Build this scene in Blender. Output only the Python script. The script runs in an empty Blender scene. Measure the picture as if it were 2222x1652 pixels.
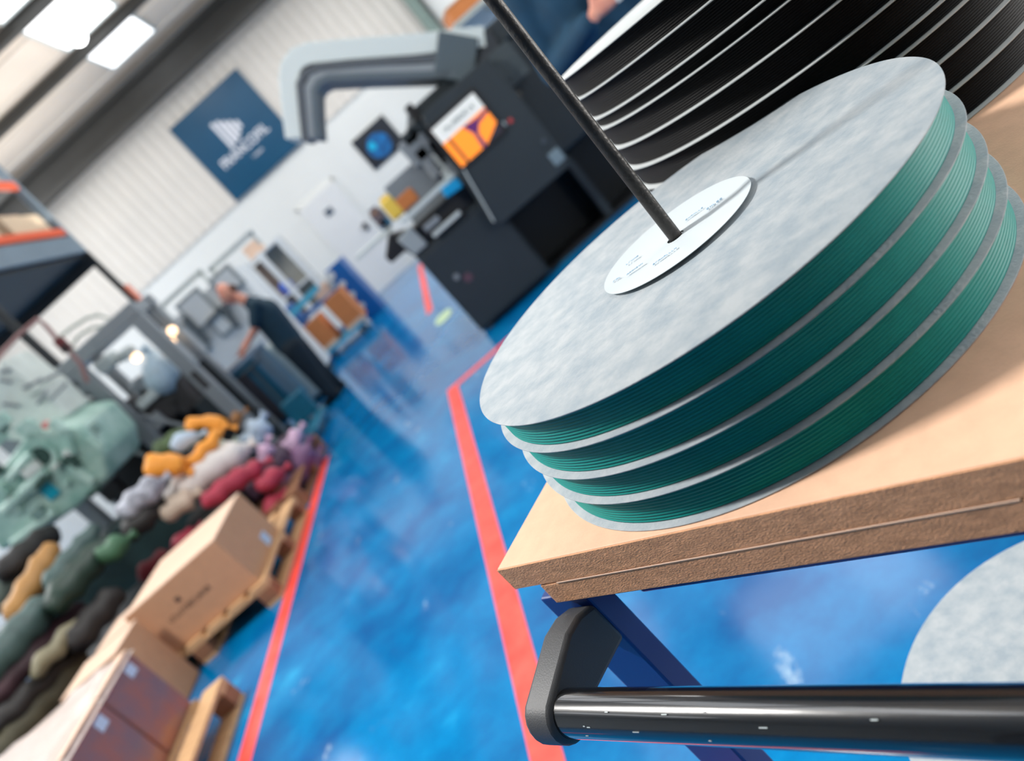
import bpy, bmesh, math, random
from mathutils import Vector, Matrix
random.seed(7)
PI = math.pi
S = bpy.context.scene
COL = S.collection

# ------------------------------------------------------------------ camera
FPX, W, H = 1707.94, 2222.0, 1652.0
CAM = Vector((0, 0, 1.2))
CR = Vector((0.75235091, -0.13359329, -0.64507436))
CU = Vector((0.65622134, 0.23791159, 0.71608074))
CF = Vector((-0.05780708, 0.96205556, -0.26665977))
cd = bpy.data.cameras.new('camera')
cd.sensor_width = 36.0
cd.sensor_fit = 'HORIZONTAL'
cd.lens = FPX / W * 36.0
cd.clip_start = 0.02
cd.clip_end = 200
cd.dof.use_dof = True
cd.dof.focus_distance = 0.56
cd.dof.aperture_fstop = 4.6
cam = bpy.data.objects.new('camera', cd)
COL.objects.link(cam)
mw = Matrix.Identity(4)
for i in range(3):
    mw[i][0], mw[i][1], mw[i][2], mw[i][3] = CR[i], CU[i], -CF[i], CAM[i]
cam.matrix_world = mw
S.camera = cam


def at(px, py, x=None, y=None, z=None):
    """point of the hall seen at a place in the photograph, on the plane x, y or z = const"""
    d = CF + CR * ((px - W / 2) / FPX) - CU * ((py - H / 2) / FPX)
    if x is not None: t = (x - CAM.x) / d.x
    elif y is not None: t = (y - CAM.y) / d.y
    else: t = (z - CAM.z) / d.z
    return CAM + d * t


# ------------------------------------------------------------------ world, lights, exposure
wd = bpy.data.worlds.new('world')
S.world = wd
wd.use_nodes = True
wd.node_tree.nodes['Background'].inputs[0].default_value = (0.9, 0.95, 1, 1)
wd.node_tree.nodes['Background'].inputs[1].default_value = 0.6
S.view_settings.view_transform = 'Standard'
S.view_settings.look = 'None'
S.view_settings.exposure = 0.0
S.view_settings.gamma = 1.0
S.view_settings.use_curve_mapping = False


def area(name, loc, target, sx, sy, power, col=(1, 1, 1)):
    l = bpy.data.lights.new(name, 'AREA')
    l.shape = 'RECTANGLE'
    l.size, l.size_y = sx, sy
    l.energy = power
    l.color = col
    o = bpy.data.objects.new(name, l)
    COL.objects.link(o)
    o.location = loc
    o.rotation_euler = (Vector(target) - Vector(loc)).to_track_quat('-Z', 'Y').to_euler()
    return o


# high bay lamps under the roof and an added side light for the windings
area('high_bay_lamp', (-2.9, 1.85, 4.8), (0.1, 0.7, 1), 0.5, 0.5, 325, (1, 0.97, 0.93))
area('side_light', (2.40, 0.50, 1.32), (0.3, 0.6, 0.98), 0.9, 0.6, 42, (1, 0.98, 0.95))  # added low light without a window, brightens the right ends of the windings
for yy, pw in ((4.5, 90), (8.5, 290), (12.2, 215)):
    area('ceiling_lamp', (-6.6, yy, 5.2), (-4.4, yy, 0), 2.4, 2.4, pw)
for yy, pw in ((7.5, 60), (12.0, 150)):
    area('ceiling_lamp', (0.6, yy, 5.2), (0.3, yy, 0), 2.0, 2.0, pw)
for xx, yy, pw in ((-4.6, 8.0, 60), (-1.2, 10.5, 65), (-4.4, 12.6, 55)):      # added lights aimed up to brighten the roof
    area('uplight', (xx, yy, 3.9), (xx, yy, 6), 3.0, 3.0, pw, (1, 0.95, 0.88))


# ------------------------------------------------------------------ materials
def lin(c):
    return tuple(((v / 255) / 12.92 if v / 255 <= 0.04045 else ((v / 255 + 0.055) / 1.055) ** 2.4) for v in c)


MATS = {}


def M(name, col, rough=0.55, metal=0.0, mott=0.0, mscale=6.0, col2=None, bump=0.0, bscale=200.0, spec=0.5, coat=0.0,
      emit=0.0, alpha=1.0, stretch=None, trans=0.0):
    if name in MATS: return MATS[name]
    m = bpy.data.materials.new(name)
    m.use_nodes = True
    nt = m.node_tree
    b = nt.nodes['Principled BSDF']
    c = (*lin(col), 1)
    b.inputs['Base Color'].default_value = c
    b.inputs['Roughness'].default_value = rough
    b.inputs['Metallic'].default_value = metal
    b.inputs['Specular IOR Level'].default_value = spec
    b.inputs['Coat Weight'].default_value = coat
    b.inputs['Alpha'].default_value = alpha
    b.inputs['Transmission Weight'].default_value = trans
    if emit:
        b.inputs['Emission Color'].default_value = c
        b.inputs['Emission Strength'].default_value = emit
    if mott or bump:
        tc = nt.nodes.new('ShaderNodeTexCoord')
        mp = nt.nodes.new('ShaderNodeMapping')
        nt.links.new(tc.outputs['Object'], mp.inputs[0])
        if stretch: mp.inputs['Scale'].default_value = stretch
    if mott:
        n = nt.nodes.new('ShaderNodeTexNoise')
        n.inputs['Scale'].default_value = mscale
        n.inputs['Detail'].default_value = 7
        n.inputs['Roughness'].default_value = 0.62
        nt.links.new(mp.outputs[0], n.inputs[0])
        r = nt.nodes.new('ShaderNodeValToRGB')
        c2 = (*lin(col2), 1) if col2 else tuple([v * (1 - mott) for v in c[:3]] + [1])
        r.color_ramp.elements[0].position = 0.35
        r.color_ramp.elements[1].position = 0.65
        r.color_ramp.elements[0].color = c2
        r.color_ramp.elements[1].color = c
        nt.links.new(n.outputs['Fac'], r.inputs[0])
        nt.links.new(r.outputs[0], b.inputs['Base Color'])
    if bump:
        n2 = nt.nodes.new('ShaderNodeTexNoise')
        n2.inputs['Scale'].default_value = bscale
        n2.inputs['Detail'].default_value = 4
        nt.links.new(mp.outputs[0], n2.inputs[0])
        bp = nt.nodes.new('ShaderNodeBump')
        bp.inputs['Strength'].default_value = bump
        bp.inputs['Distance'].default_value = 0.002
        nt.links.new(n2.outputs['Fac'], bp.inputs['Height'])
        nt.links.new(bp.outputs[0], b.inputs['Normal'])
    MATS[name] = m
    return m


def floor_material():
    m = bpy.data.materials.new('blue_resin_floor')
    m.use_nodes = True
    nt = m.node_tree
    b = nt.nodes['Principled BSDF']
    tc = nt.nodes.new('ShaderNodeTexCoord')
    n = nt.nodes.new('ShaderNodeTexNoise')
    n.inputs['Scale'].default_value = 2.2
    n.inputs['Detail'].default_value = 9
    n.inputs['Roughness'].default_value = 0.66
    nt.links.new(tc.outputs['Object'], n.inputs[0])
    r = nt.nodes.new('ShaderNodeValToRGB')
    e = r.color_ramp.elements
    e[0].position, e[0].color = 0.33, (*lin((0, 82, 144)), 1)
    e[1].position, e[1].color = 0.60, (*lin((0, 122, 182)), 1)
    x = e.new(0.72)
    x.color = (*lin((30, 156, 208)), 1)
    nt.links.new(n.outputs['Fac'], r.inputs[0])
    # sparse whitish patches from a second noise
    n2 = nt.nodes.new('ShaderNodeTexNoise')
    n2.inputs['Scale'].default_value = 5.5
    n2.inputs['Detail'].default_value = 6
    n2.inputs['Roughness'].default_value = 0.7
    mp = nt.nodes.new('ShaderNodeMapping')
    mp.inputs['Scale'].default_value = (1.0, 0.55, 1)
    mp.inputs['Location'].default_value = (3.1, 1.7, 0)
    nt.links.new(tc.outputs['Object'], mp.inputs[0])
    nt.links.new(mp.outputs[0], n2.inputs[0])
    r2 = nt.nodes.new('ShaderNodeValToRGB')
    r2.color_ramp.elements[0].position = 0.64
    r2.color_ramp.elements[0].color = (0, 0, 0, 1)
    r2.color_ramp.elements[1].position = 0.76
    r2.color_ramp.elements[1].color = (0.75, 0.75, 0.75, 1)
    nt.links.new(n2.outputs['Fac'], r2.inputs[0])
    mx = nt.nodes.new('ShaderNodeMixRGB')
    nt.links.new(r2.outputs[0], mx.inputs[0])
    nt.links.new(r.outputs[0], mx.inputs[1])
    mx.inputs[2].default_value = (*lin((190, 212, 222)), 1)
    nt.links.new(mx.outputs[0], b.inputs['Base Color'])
    b.inputs['Roughness'].default_value = 0.12
    b.inputs['Specular IOR Level'].default_value = 0.24
    n3 = nt.nodes.new('ShaderNodeTexNoise')
    n3.inputs['Scale'].default_value = 3.0
    n3.inputs['Detail'].default_value = 3
    nt.links.new(tc.outputs['Object'], n3.inputs[0])
    bp = nt.nodes.new('ShaderNodeBump')
    bp.inputs['Strength'].default_value = 0.05
    bp.inputs['Distance'].default_value = 0.02
    nt.links.new(n3.outputs['Fac'], bp.inputs['Height'])
    nt.links.new(bp.outputs[0], b.inputs['Normal'])
    return m


def mdf_edge_material():
    m = M('mdf_edge', (234, 174, 130), 0.85, mott=0.3, mscale=60, bump=0.5, bscale=500, stretch=(1, 1, 2.5))
    return m


white_wall = M('white_wall_paint', (228, 229, 225), 0.7, mott=0.04, mscale=1.2)
clad = M('beige_cladding', (222, 216, 207), 0.6, mott=0.05, mscale=1)
ceil_m = M('beige_ceiling', (228, 214, 198), 0.8, mott=0.06, mscale=1.5)
dark_steel = M('dark_grey_steel', (50, 50, 48), 0.5, mott=0.2, mscale=4)
grey_steel = M('grey_steel', (138, 146, 152), 0.5, 0.2, mott=0.12, mscale=4)
light_steel = M('light_grey_steel', (196, 206, 206), 0.45, 0.0, mott=0.05, mscale=4)
alu = M('aluminium_profile', (150, 157, 162), 0.42, 0.3, mott=0.1, mscale=5)
black_pl = M('black_plastic', (26, 27, 29), 0.45)
black_soft = M('soft_black_plastic', (64, 65, 67), 0.5, bump=0.15, bscale=900)
charcoal = M('charcoal_painted_steel', (40, 50, 56), 0.5, mott=0.15, mscale=3)
charcoal2 = M('dark_charcoal_steel', (22, 28, 32), 0.6)
navy_steel = M('navy_painted_steel', (16, 58, 132), 0.4, mott=0.12, mscale=7)
flange_m = M('grey_board_flange', (173, 179, 182), 0.75, mott=0.16, mscale=48, col2=(146, 158, 166), bump=0.25, bscale=420)
flange_b = M('pale_board_flange', (190, 195, 195), 0.7, mott=0.1, mscale=14)
green_f = M('green_filament', (0, 142, 134), 0.5, spec=0.25, mott=0.12, mscale=30)
black_f = M('black_filament', (7, 6, 7), 0.55, spec=0.15)
core_m = M('grey_card_core', (150, 146, 138), 0.8)
label_m = M('white_paper_label', (196, 205, 209), 0.7)
print_blue = M('pale_blue_print', (140, 176, 202), 0.7)
rod_m = M('rod_steel', (74, 72, 70), 0.42, 0.7, mott=0.35, mscale=60, bump=0.3, bscale=300)
mdf_top = M('mdf_face', (238, 192, 160), 0.72, mott=0.09, mscale=60, bump=0.08, bscale=600)
mdf_edge = mdf_edge_material()
bar_m = M('black_chromed_bar', (18, 19, 21), 0.2, 0.0, spec=0.8, coat=1.0, bump=0.03, bscale=60)
tape_red = M('red_floor_tape', (250, 66, 54), 0.45, mott=0.15, mscale=9, col2=(250, 92, 78))
wood = M('pallet_wood', (214, 170, 124), 0.8, mott=0.3, mscale=8, stretch=(1, 6, 6))
wood_d = M('dark_pallet_wood', (150, 104, 74), 0.85, mott=0.3, mscale=8)
card = M('cardboard', (196, 148, 112), 0.8, mott=0.08, mscale=20)
card_l = M('light_cardboard', (226, 194, 170), 0.8, mott=0.06, mscale=20)
card_o = M('orange_cardboard', (206, 128, 74), 0.8, mott=0.1, mscale=12)
ink = M('faded_ink', (92, 70, 58), 0.8)
glow = M('rooflight_glow', (255, 255, 255), 0.5, emit=1.9)
warm = M('warm_lamp_glow', (255, 214, 170), 0.5, emit=3.0)
cool = M('lamp_glow', (255, 255, 255), 0.5, emit=9.0)
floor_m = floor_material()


# ------------------------------------------------------------------ mesh helpers
class MB:
    def __init__(s):
        s.v, s.f = [], []

    def add(s, vs, fs):
        n = len(s.v)
        s.v += [Vector(v) for v in vs]
        s.f += [tuple(i + n for i in f) for f in fs]
        return s

    def box(s, x0, x1, y0, y1, z0, z1):
        return s.add([(x0, y0, z0), (x1, y0, z0), (x1, y1, z0), (x0, y1, z0), (x0, y0, z1), (x1, y0, z1), (x1, y1, z1), (x0, y1, z1)],
                     [(3, 2, 1, 0), (4, 5, 6, 7), (0, 1, 5, 4), (1, 2, 6, 5), (2, 3, 7, 6), (3, 0, 4, 7)])

    def obox(s, c, ax, ay, az):
        c, ax, ay, az = Vector(c), Vector(ax), Vector(ay), Vector(az)
        vs = [c + ax * i + ay * j + az * k for k in (-.5, .5) for i, j in ((-.5, -.5), (.5, -.5), (.5, .5), (-.5, .5))]
        return s.add(vs, [(3, 2, 1, 0), (4, 5, 6, 7), (0, 1, 5, 4), (1, 2, 6, 5), (2, 3, 7, 6), (3, 0, 4, 7)])

    def bar(s, p, q, w, h=None, up=(0, 0, 1)):
        p, q = Vector(p), Vector(q)
        d = q - p
        u = Vector(up)
        a = d.cross(u)
        if a.length < 1e-6: a = d.cross(Vector((0, 1, 0)))
        a.normalize()
        b = a.cross(d).normalized()
        return s.obox((p + q) / 2, a * w, d, b * (h or w))

    def prism(s, pts, off):
        """closed polygon pts (3D) extruded by off"""
        n = len(pts)
        off = Vector(off)
        vs = [Vector(p) for p in pts] + [Vector(p) + off for p in pts]
        fs = [tuple(range(n))[::-1], tuple(range(n, 2 * n))] + [(i, (i + 1) % n, n + (i + 1) % n, n + i) for i in range(n)]
        return s.add(vs, fs)

    def cyl(s, p, q, r, r2=None, n=16):
        return s.tube([p, q], [r, r if r2 is None else r2], n)

    def tube(s, pts, rs, n=12):
        pts = [Vector(p) for p in pts]
        if not hasattr(rs, '__len__'): rs = [rs] * len(pts)
        vs, fs = [], []
        a = None
        for i, p in enumerate(pts):
            d = (pts[min(i + 1, len(pts) - 1)] - pts[max(i - 1, 0)]).normalized()
            if a is None:
                a = d.cross(Vector((0, 0, 1)))
                if a.length < 1e-4: a = d.cross(Vector((0, 1, 0)))
            a = (a - d * a.dot(d)).normalized()
            b = d.cross(a)
            for k in range(n):
                t = 2 * PI * k / n
                vs.append(p + (a * math.cos(t) + b * math.sin(t)) * rs[i])
        m = len(pts)
        for i in range(m - 1):
            for k in range(n):
                fs.append((i * n + k, i * n + (k + 1) % n, (i + 1) * n + (k + 1) % n, (i + 1) * n + k))
        fs.append(tuple(range(n))[::-1])
        fs.append(tuple(range((m - 1) * n, m * n)))
        return s.add(vs, fs)

    def ball(s, c, r, sc=(1, 1, 1), nu=14, nv=8, rot=None):
        vs = []
        c = Vector(c)
        for j in range(1, nv):
            th = PI * j / nv
            for i in range(nu):
                ph = 2 * PI * i / nu
                p = Vector((math.sin(th) * math.cos(ph) * sc[0], math.sin(th) * math.sin(ph) * sc[1], math.cos(th) * sc[2])) * r
                if rot: p = rot @ p
                vs.append(c + p)
        t, b = Vector((0, 0, sc[2] * r)), Vector((0, 0, -sc[2] * r))
        if rot: t, b = rot @ t, rot @ b
        vs += [c + t, c + b]
        T, B = len(vs) - 2, len(vs) - 1
        fs = []
        for j in range(nv - 2):
            for i in range(nu):
                fs.append((j * nu + i, (j + 1) * nu + i, (j + 1) * nu + (i + 1) % nu, j * nu + (i + 1) % nu))
        for i in range(nu):
            fs.append((T, i, (i + 1) % nu))
            fs.append((B, (nv - 2) * nu + (i + 1) % nu, (nv - 2) * nu + i))
        return s.add(vs, fs)

    def capsule(s, p, q, r, r2=None):
        r2 = r if r2 is None else r2
        s.ball(p, r)
        s.ball(q, r2)
        if (Vector(q) - Vector(p)).length > 1e-4: s.cyl(p, q, r, r2, 14)
        return s

    def ring(s, prof, n=128, c=(0, 0, 0)):
        """closed profile (r, z) turned round a vertical axis"""
        m = len(prof)
        vs, fs = [], []
        for k in range(n):
            t = 2 * PI * k / n
            for r, z in prof:
                vs.append((c[0] + r * math.cos(t), c[1] + r * math.sin(t), c[2] + z))
        for k in range(n):
            k2 = (k + 1) % n
            for i in range(m):
                j = (i + 1) % m
                fs.append((k * m + i, k2 * m + i, k2 * m + j, k * m + j))
        return s.add(vs, fs)


def wloc(o):
    v = Vector((0, 0, 0))
    while o:
        v = v + o.location
        o = o.parent
    return v


def part(name, mb, mat, parent=None, bev=0.0, smooth=False, label=None, local=False, mods=None, ang=35):
    me = bpy.data.meshes.new(name)
    vs = mb.v
    o = bpy.data.objects.new(name, me)
    if parent is not None:
        o.parent = parent
        off = Vector((0, 0, 0)) if local else wloc(parent)
    else:
        lo = Vector([min(v[i] for v in vs) for i in range(3)])
        hi = Vector([max(v[i] for v in vs) for i in range(3)])
        off = Vector(((lo.x + hi.x) / 2, (lo.y + hi.y) / 2, lo.z))
        o.location = off
    me.from_pydata([v - off for v in vs], [], mb.f)
    me.materials.append(mat)
    bm = bmesh.new()
    bm.from_mesh(me)
    bmesh.ops.recalc_face_normals(bm, faces=bm.faces)
    bm.to_mesh(me)
    bm.free()
    if smooth:
        for p in me.polygons: p.use_smooth = True
        me.set_sharp_from_angle(angle=math.radians(ang))
    COL.objects.link(o)
    if bev:
        b = o.modifiers.new('bevel', 'BEVEL')
        b.width = bev
        b.segments = 2
        b.limit_method = 'ANGLE'
    if label: o['label'] = label
    return o


def thing(name, label, cat, loc=(0, 0, 0), rotz=0.0, group=None):
    o = bpy.data.objects.new(name, None)
    o.empty_display_size = 0.05
    COL.objects.link(o)
    o.location = loc
    o.rotation_euler = (0, 0, rotz)
    o['label'], o['category'] = label, cat
    if group: o['group'] = group
    return o


def single(name, mb, mat, label, cat, group=None, **k):
    o = part(name, mb, mat, None, **k)
    o['label'], o['category'] = label, cat
    if group: o['group'] = group
    return o


def struct(name, mb, mat, parent=None, **k):
    o = part(name, mb, mat, parent, **k)
    if parent is None: o['kind'] = 'structure'
    return o


def dup(root, loc, label, rotz=None):
    r = root.copy()
    COL.objects.link(r)
    r.location = loc
    if rotz is not None: r.rotation_euler = (0, 0, rotz)
    r['label'] = label
    for ch in list(root.children):
        c = ch.copy()
        COL.objects.link(c)
        c.parent = r
        for g in list(ch.children):
            d = g.copy()
            COL.objects.link(d)
            d.parent = c
    return r


def glyphs(mb, o, ux, uz, n, h, gap=0.75, seed=3):
    """row of n unreadable small letters starting at o, running along ux, height along uz"""
    rnd = random.Random(seed)
    ux, uz = Vector(ux).normalized(), Vector(uz).normalized()
    nrm = ux.cross(uz)
    for i in range(n):
        p = Vector(o) + ux * (i * h * gap)
        w = h * gap * 0.62
        t = h * 0.17
        k = rnd.choice('AEHLTN')
        segs = [(0, 0, 0, 1)]
        if k in 'HNA': segs += [(1, 0, 1, 1)]
        if k in 'ETA': segs += [(0, 1, 1, 1)]
        if k in 'EHA': segs += [(0, .5, 1, .5)]
        if k in 'EL': segs += [(0, 0, 1, 0)]
        if k == 'N': segs += [(0, 1, 1, 0)]
        for a, b, c, d in segs:
            mb.bar(p + ux * (a * w) + uz * (b * h), p + ux * (c * w) + uz * (d * h) + ux * 1e-5, t, t * 0.4, nrm)


# ------------------------------------------------------------------ the hall
XL, XR, YF, YB, ZC = -9.0, 2.45, -4.0, 15.6, 5.65
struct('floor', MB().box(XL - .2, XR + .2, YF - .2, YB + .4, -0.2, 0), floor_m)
struct('ceiling', MB().box(XL - .2, XR + .2, YF - .2, YB + .4, ZC, ZC + 0.15), ceil_m)
struct('wall_left', MB().box(XL - .2, XL, YF, YB, 0, ZC), white_wall)
struct('wall_right', MB().box(XR, XR + .2, YF, YB, 0, ZC), white_wall)
struct('wall_front', MB().box(XL, XR, YF - .2, YF, 0, ZC), M('grey_front_wall', (90, 92, 96), .8))
wb = struct('wall_back', MB().box(XL, XR, YB, YB + .2, 0, ZC), white_wall)
m = MB()
x = XL
while x < XR - 0.3:                                    # ribbed cladding sheets above the white dado
    m.prism([(x, YB - .03, 2.95), (x + .10, YB - .03, 2.95), (x + .125, YB - .05, 2.95), (x + .185, YB - .05, 2.95), (x + .21, YB - .03, 2.95), (x + .21, YB, 2.95), (x, YB, 2.95)], (0, 0, ZC - 2.95))
    x += .21
part('ribbed_cladding', m, clad, wb)
# roof beams across the hall
m = MB()
m.box(XL, XR, 14.85, 15.15, 5.40, 5.48).box(XL, XR, 14.97, 15.03, 5.05, 5.40).box(XL, XR, 14.85, 15.15, 4.97, 5.05)
struct('trim_2', m, dark_steel)
for i, yy in enumerate((12.85, 10.85, 8.8, 6.7, 4.6, 2.5, 0.4)):
    m = MB().box(XL, XR, yy - .05, yy + .05, 5.50, 5.62).box(XL, XR, yy - .07, yy + .07, 5.48, 5.50)
    struct('trim_%d' % (3 + i), m, dark_steel)
for i in range(10):
    struct('trim_%d' % (11 + i), MB().box(XL, XR, YB - 1.02 * (i + 1) - .012, YB - 1.02 * (i + 1) + .012, ZC - .03, ZC), clad)
# glazed rooflight strips
for i, (xa, xb) in enumerate(((-2.28, -1.38), (-6.6, -5.7), (1.0, 1.8))):
    for j, (ya, yb) in enumerate(((12.98, 14.42), (11.1, 12.62), (8.95, 10.7), (6.85, 8.65), (4.75, 6.55), (2.65, 4.4), (.55, 2.3))):
        w = struct('window_%d' % (1 + i * 7 + j), MB().box(xa, xb, ya, yb, ZC - .035, ZC - .02), glow)
        part('window_frame', MB().box(xa - .04, xa, ya, yb, ZC - .05, ZC).box(xb, xb + .04, ya, yb, ZC - .05, ZC).box(xa - .04, xb + .04, ya - .04, ya, ZC - .05, ZC).box(xa - .04, xb + .04, yb, yb + .04, ZC - .05, ZC), light_steel, w)
p = at(165, 78, y=12.2)
t = thing('hanging_lamp', 'round white lamp hanging from the roof by the glazed strip', 'lamp', (p.x, p.y, p.z - .12))
part('lamp_globe', MB().ball((p.x, p.y, p.z), .13), cool, t, smooth=True)
part('stem', MB().cyl((p.x, p.y, p.z + .12), (p.x, p.y, ZC), .012), dark_steel, t)

# door in the back wall
d0 = struct('door_1', MB().box(-1.78, -0.94, YB - .05, YB, 0.0, 2.12), M('door_white', (226, 227, 226), .5, mott=.03, mscale=2), bev=.008)
part('door_frame', MB().box(-1.83, -1.78, YB - .03, YB, 0, 2.17).box(-.94, -.89, YB - .03, YB, 0, 2.17).box(-1.83, -.89, YB - .03, YB, 2.12, 2.17), white_wall, d0)
m = MB().box(-1.08, -1.0, YB - .075, YB - .05, 1.02, 1.18).cyl((-1.04, YB - .075, 1.12), (-1.04, YB - .12, 1.12), .012).cyl((-1.04, YB - .12, 1.12), (-1.15, YB - .12, 1.12), .012)
part('door_handle', m, M('dark_handle', (70, 72, 76), .4, .5), d0, label='dark lever door handle')
sg = part('door_sign', MB().box(-1.45, -1.29, YB - .06, YB - .05, 1.68, 1.81), M('navy_sign', (24, 44, 66), .5), d0, label='small navy square sign on the door')
part('sign_print', MB().box(-1.425, -1.38, YB - .063, YB - .06, 1.75, 1.785).box(-1.365, -1.315, YB - .063, YB - .06, 1.75, 1.785).box(-1.425, -1.38, YB - .063, YB - .06, 1.70, 1.735).box(-1.365, -1.315, YB - .063, YB - .06, 1.70, 1.735), M('sign_grey', (120, 135, 150), .5), sg)

# banner with the bar logo
bx0, bx1, bz0, bz1 = -2.50, -0.86, 2.98, 4.63
t = thing('banner', 'large square dark blue banner with white bar logo on the ribbed wall', 'banner', (-1.68, YB - .09, bz0))
part('panel', MB().box(bx0, bx1, YB - .10, YB - .075, bz0, bz1), M('banner_blue', (6, 76, 110), .28, spec=.6, mott=.1, mscale=2), t)
lg = M('banner_white', (222, 224, 230), .5)


def flatq(pts, y, off, mat, nm, par, **k):
    return part(nm, MB().prism([(at(a, b, y=y)) for a, b in pts], (0, off, 0)), mat, par, **k)


yb = YB - .102
for (a, b) in (((459, 268), (506, 322)), ((470, 263), (512, 310)), ((484, 263), (518, 302)), ((497, 262), (521, 290)), ((511, 262), (524, 277))):
    P, Q = at(*a, y=yb), at(*b, y=yb)
    xm = (P.x + Q.x) / 2
    part('logo_bar', MB().box(xm - .035, xm + .035, yb - .004, yb, Q.z, P.z), lg, t, bev=.001)
cu = bpy.data.curves.new('wordmark', 'FONT')
cu.body = 'FRANCOFIL'
cu.size = 0.21
cu.offset = 0.004
to = bpy.data.objects.new('wordmark_curve', cu)
COL.objects.link(to)
bpy.context.view_layer.update()
me = bpy.data.meshes.new_from_object(to.evaluated_get(bpy.context.evaluated_depsgraph_get()))
bpy.data.objects.remove(to)
P, Q = at(492, 372, y=yb), at(590, 285, y=yb)
wx = max(v.co.x for v in me.vertices)
sc = (Q.x - P.x) / wx
for v in me.vertices: v.co = Vector((P.x + v.co.x * sc, yb - .003, P.z + .03 + v.co.y * sc * 1.15)) - wloc(t)
me.materials.append(lg)
o = bpy.data.objects.new('wordmark', me)
o.parent = t
COL.objects.link(o)
m = MB()
glyphs(m, at(552, 343, y=yb), (1, 0, 0), (0, 0, 1), 6, .05, .8, 5)
part('small_print', m, lg, t)

# dark poster beside the door
t = thing('poster', 'dark square poster with a glowing blue round shape, beside the white door', 'poster', (.19, YB - .02, 1.74))
part('sheet', MB().box(-.2, .58, YB - .03, YB - .01, 1.74, 2.40), M('poster_dark', (28, 36, 48), .4, mott=.3, mscale=3), t)
m = MB()
m.prism([(.17 + .24 * math.cos(a * PI / 12), YB - .034, 2.03 + .23 * math.sin(a * PI / 12)) for a in range(24)], (0, .003, 0))
part('blue_disc', m, M('poster_blue', (2, 120, 190), .4, mott=.6, mscale=7, col2=(6, 46, 92)), t, label='mottled blue disc')
m = MB()
m.prism([(.06 + .07 * math.cos(a * PI / 8), YB - .037, 2.10 + .08 * math.sin(a * PI / 8)) for a in range(16)], (0, .003, 0))
part('cyan_patch', m, M('poster_cyan', (0, 180, 220), .4), t)

# corner column and the shelf on the right-hand wall
struct('trim_21', MB().box(2.18, 2.36, 15.25, 15.5, 0, ZC), M('green_grey_steel', (128, 146, 138), .5))
q = at(1018, 62, y=9.0)
t = thing('wall_shelf', 'high white steel shelf bracketed along the side wall above the black machine', 'shelf', (2.2, 9, q.z - .08))
part('shelf_board', MB().box(q.x - .35, 2.44, 7.6, 10.4, q.z - .05, q.z), light_steel, t)
for yy in (7.8, 9.0, 10.2): part('bracket', MB().box(2.40, 2.44, yy - .02, yy + .02, q.z - .6, q.z - .05).bar((2.42, yy, q.z - .55), (q.x, yy, q.z - .06), .03), light_steel, t)
t = thing('cardboard_box', 'orange brown box lying on the high wall shelf', 'box', (q.x, 9, q.z))
part('carton', MB().box(q.x - .12, q.x + .26, 8.75, 9.35, q.z, q.z + .26), card_o, t, bev=.006)
part('lid_flap', MB().box(q.x - .13, q.x + .27, 8.74, 9.36, q.z + .262, q.z + .272), card_l, t)

# floor markings
for nm, pts, lab in (('floor_tape', [(-1.955, 0.6), (-1.865, 0.6), (-1.905, 6.3), (-1.99, 6.3)], 'long red floor tape running beside the loaded pallets'),
                     ('floor_tape', [(-.68, .3), (-.59, .3), (-.60, 5.13), (-.69, 5.22)], 'red floor tape running under the trolley towards the cross tape'),
                     ('floor_tape', [(-.69, 5.22), (-.60, 5.13), (1.2, 5.13), (1.2, 5.22)], 'red floor tape turning across in front of the black machine'),
                     ('floor_tape', [(-.74, 8.7), (-.65, 8.7), (-.65, 14.2), (-.74, 14.2)], 'far red floor tape near the white door')):
    single(nm, MB().prism([(a, b, .0005) for a, b in pts], (0, 0, .0012)), tape_red, lab, 'tape')

c_ = at(962, 688, z=0)
single('floor_patch', MB().prism([(c_.x + .11 * math.cos(a * PI / 8), c_.y + .26 * math.sin(a * PI / 8), .0005) for a in range(16)], (0, 0, .001)), M('lime_patch', (186, 212, 168), .5), 'lime coloured round patch on the floor between the far red tape and the black machine', 'sticker')  # flat pale lime oval on the floor surface

# ------------------------------------------------------------------ trolley with the spools
TC = Vector((-.146, .576, 0))
TR = math.atan2(-.698, .716)
E1, E2 = Vector((math.cos(TR), math.sin(TR), 0)), Vector((-math.sin(TR), math.cos(TR), 0))
t = thing('trolley', 'blue steel trolley with a double MDF top and black push bar', 'trolley', TC, TR)
ZT, TW, TD = .9295, .62, .92
part('top_board', MB().box(0, TW, 0, TD, ZT - .0235, ZT), mdf_top, t, bev=.0012, local=True, label='upper MDF sheet with a pale smooth face')
part('under_board', MB().box(.03, .38, -.0013, TD - .006, ZT - .0457, ZT - .0245), mdf_edge, t, bev=.001, local=True, label='lower MDF sheet')
part('edge_band', MB().box(.0004, TW, -.0012, .0, ZT - .0232, ZT - .0006), mdf_edge, t, local=True, label='raw brown sawn edge of the upper sheet')
part('glue_line', MB().box(.05, .376, -.0018, .003, ZT - .0246, ZT - .0238), card_l, t, local=True)
part('frame_rail', MB().box(.06, TW - .02, .045, .07, ZT - .096, ZT - .0460), navy_steel, t, bev=.002, local=True)
part('frame_rail', MB().box(.03, TW - .02, TD - .05, TD - .02, ZT - .082, ZT - .0460), navy_steel, t, bev=.002, local=True)
for a in (.012, TW - .045): part('frame_rail', MB().box(a, a + .03, .055, TD - .055, ZT - .076, ZT - .0460), navy_steel, t, bev=.002, local=True)
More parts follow.
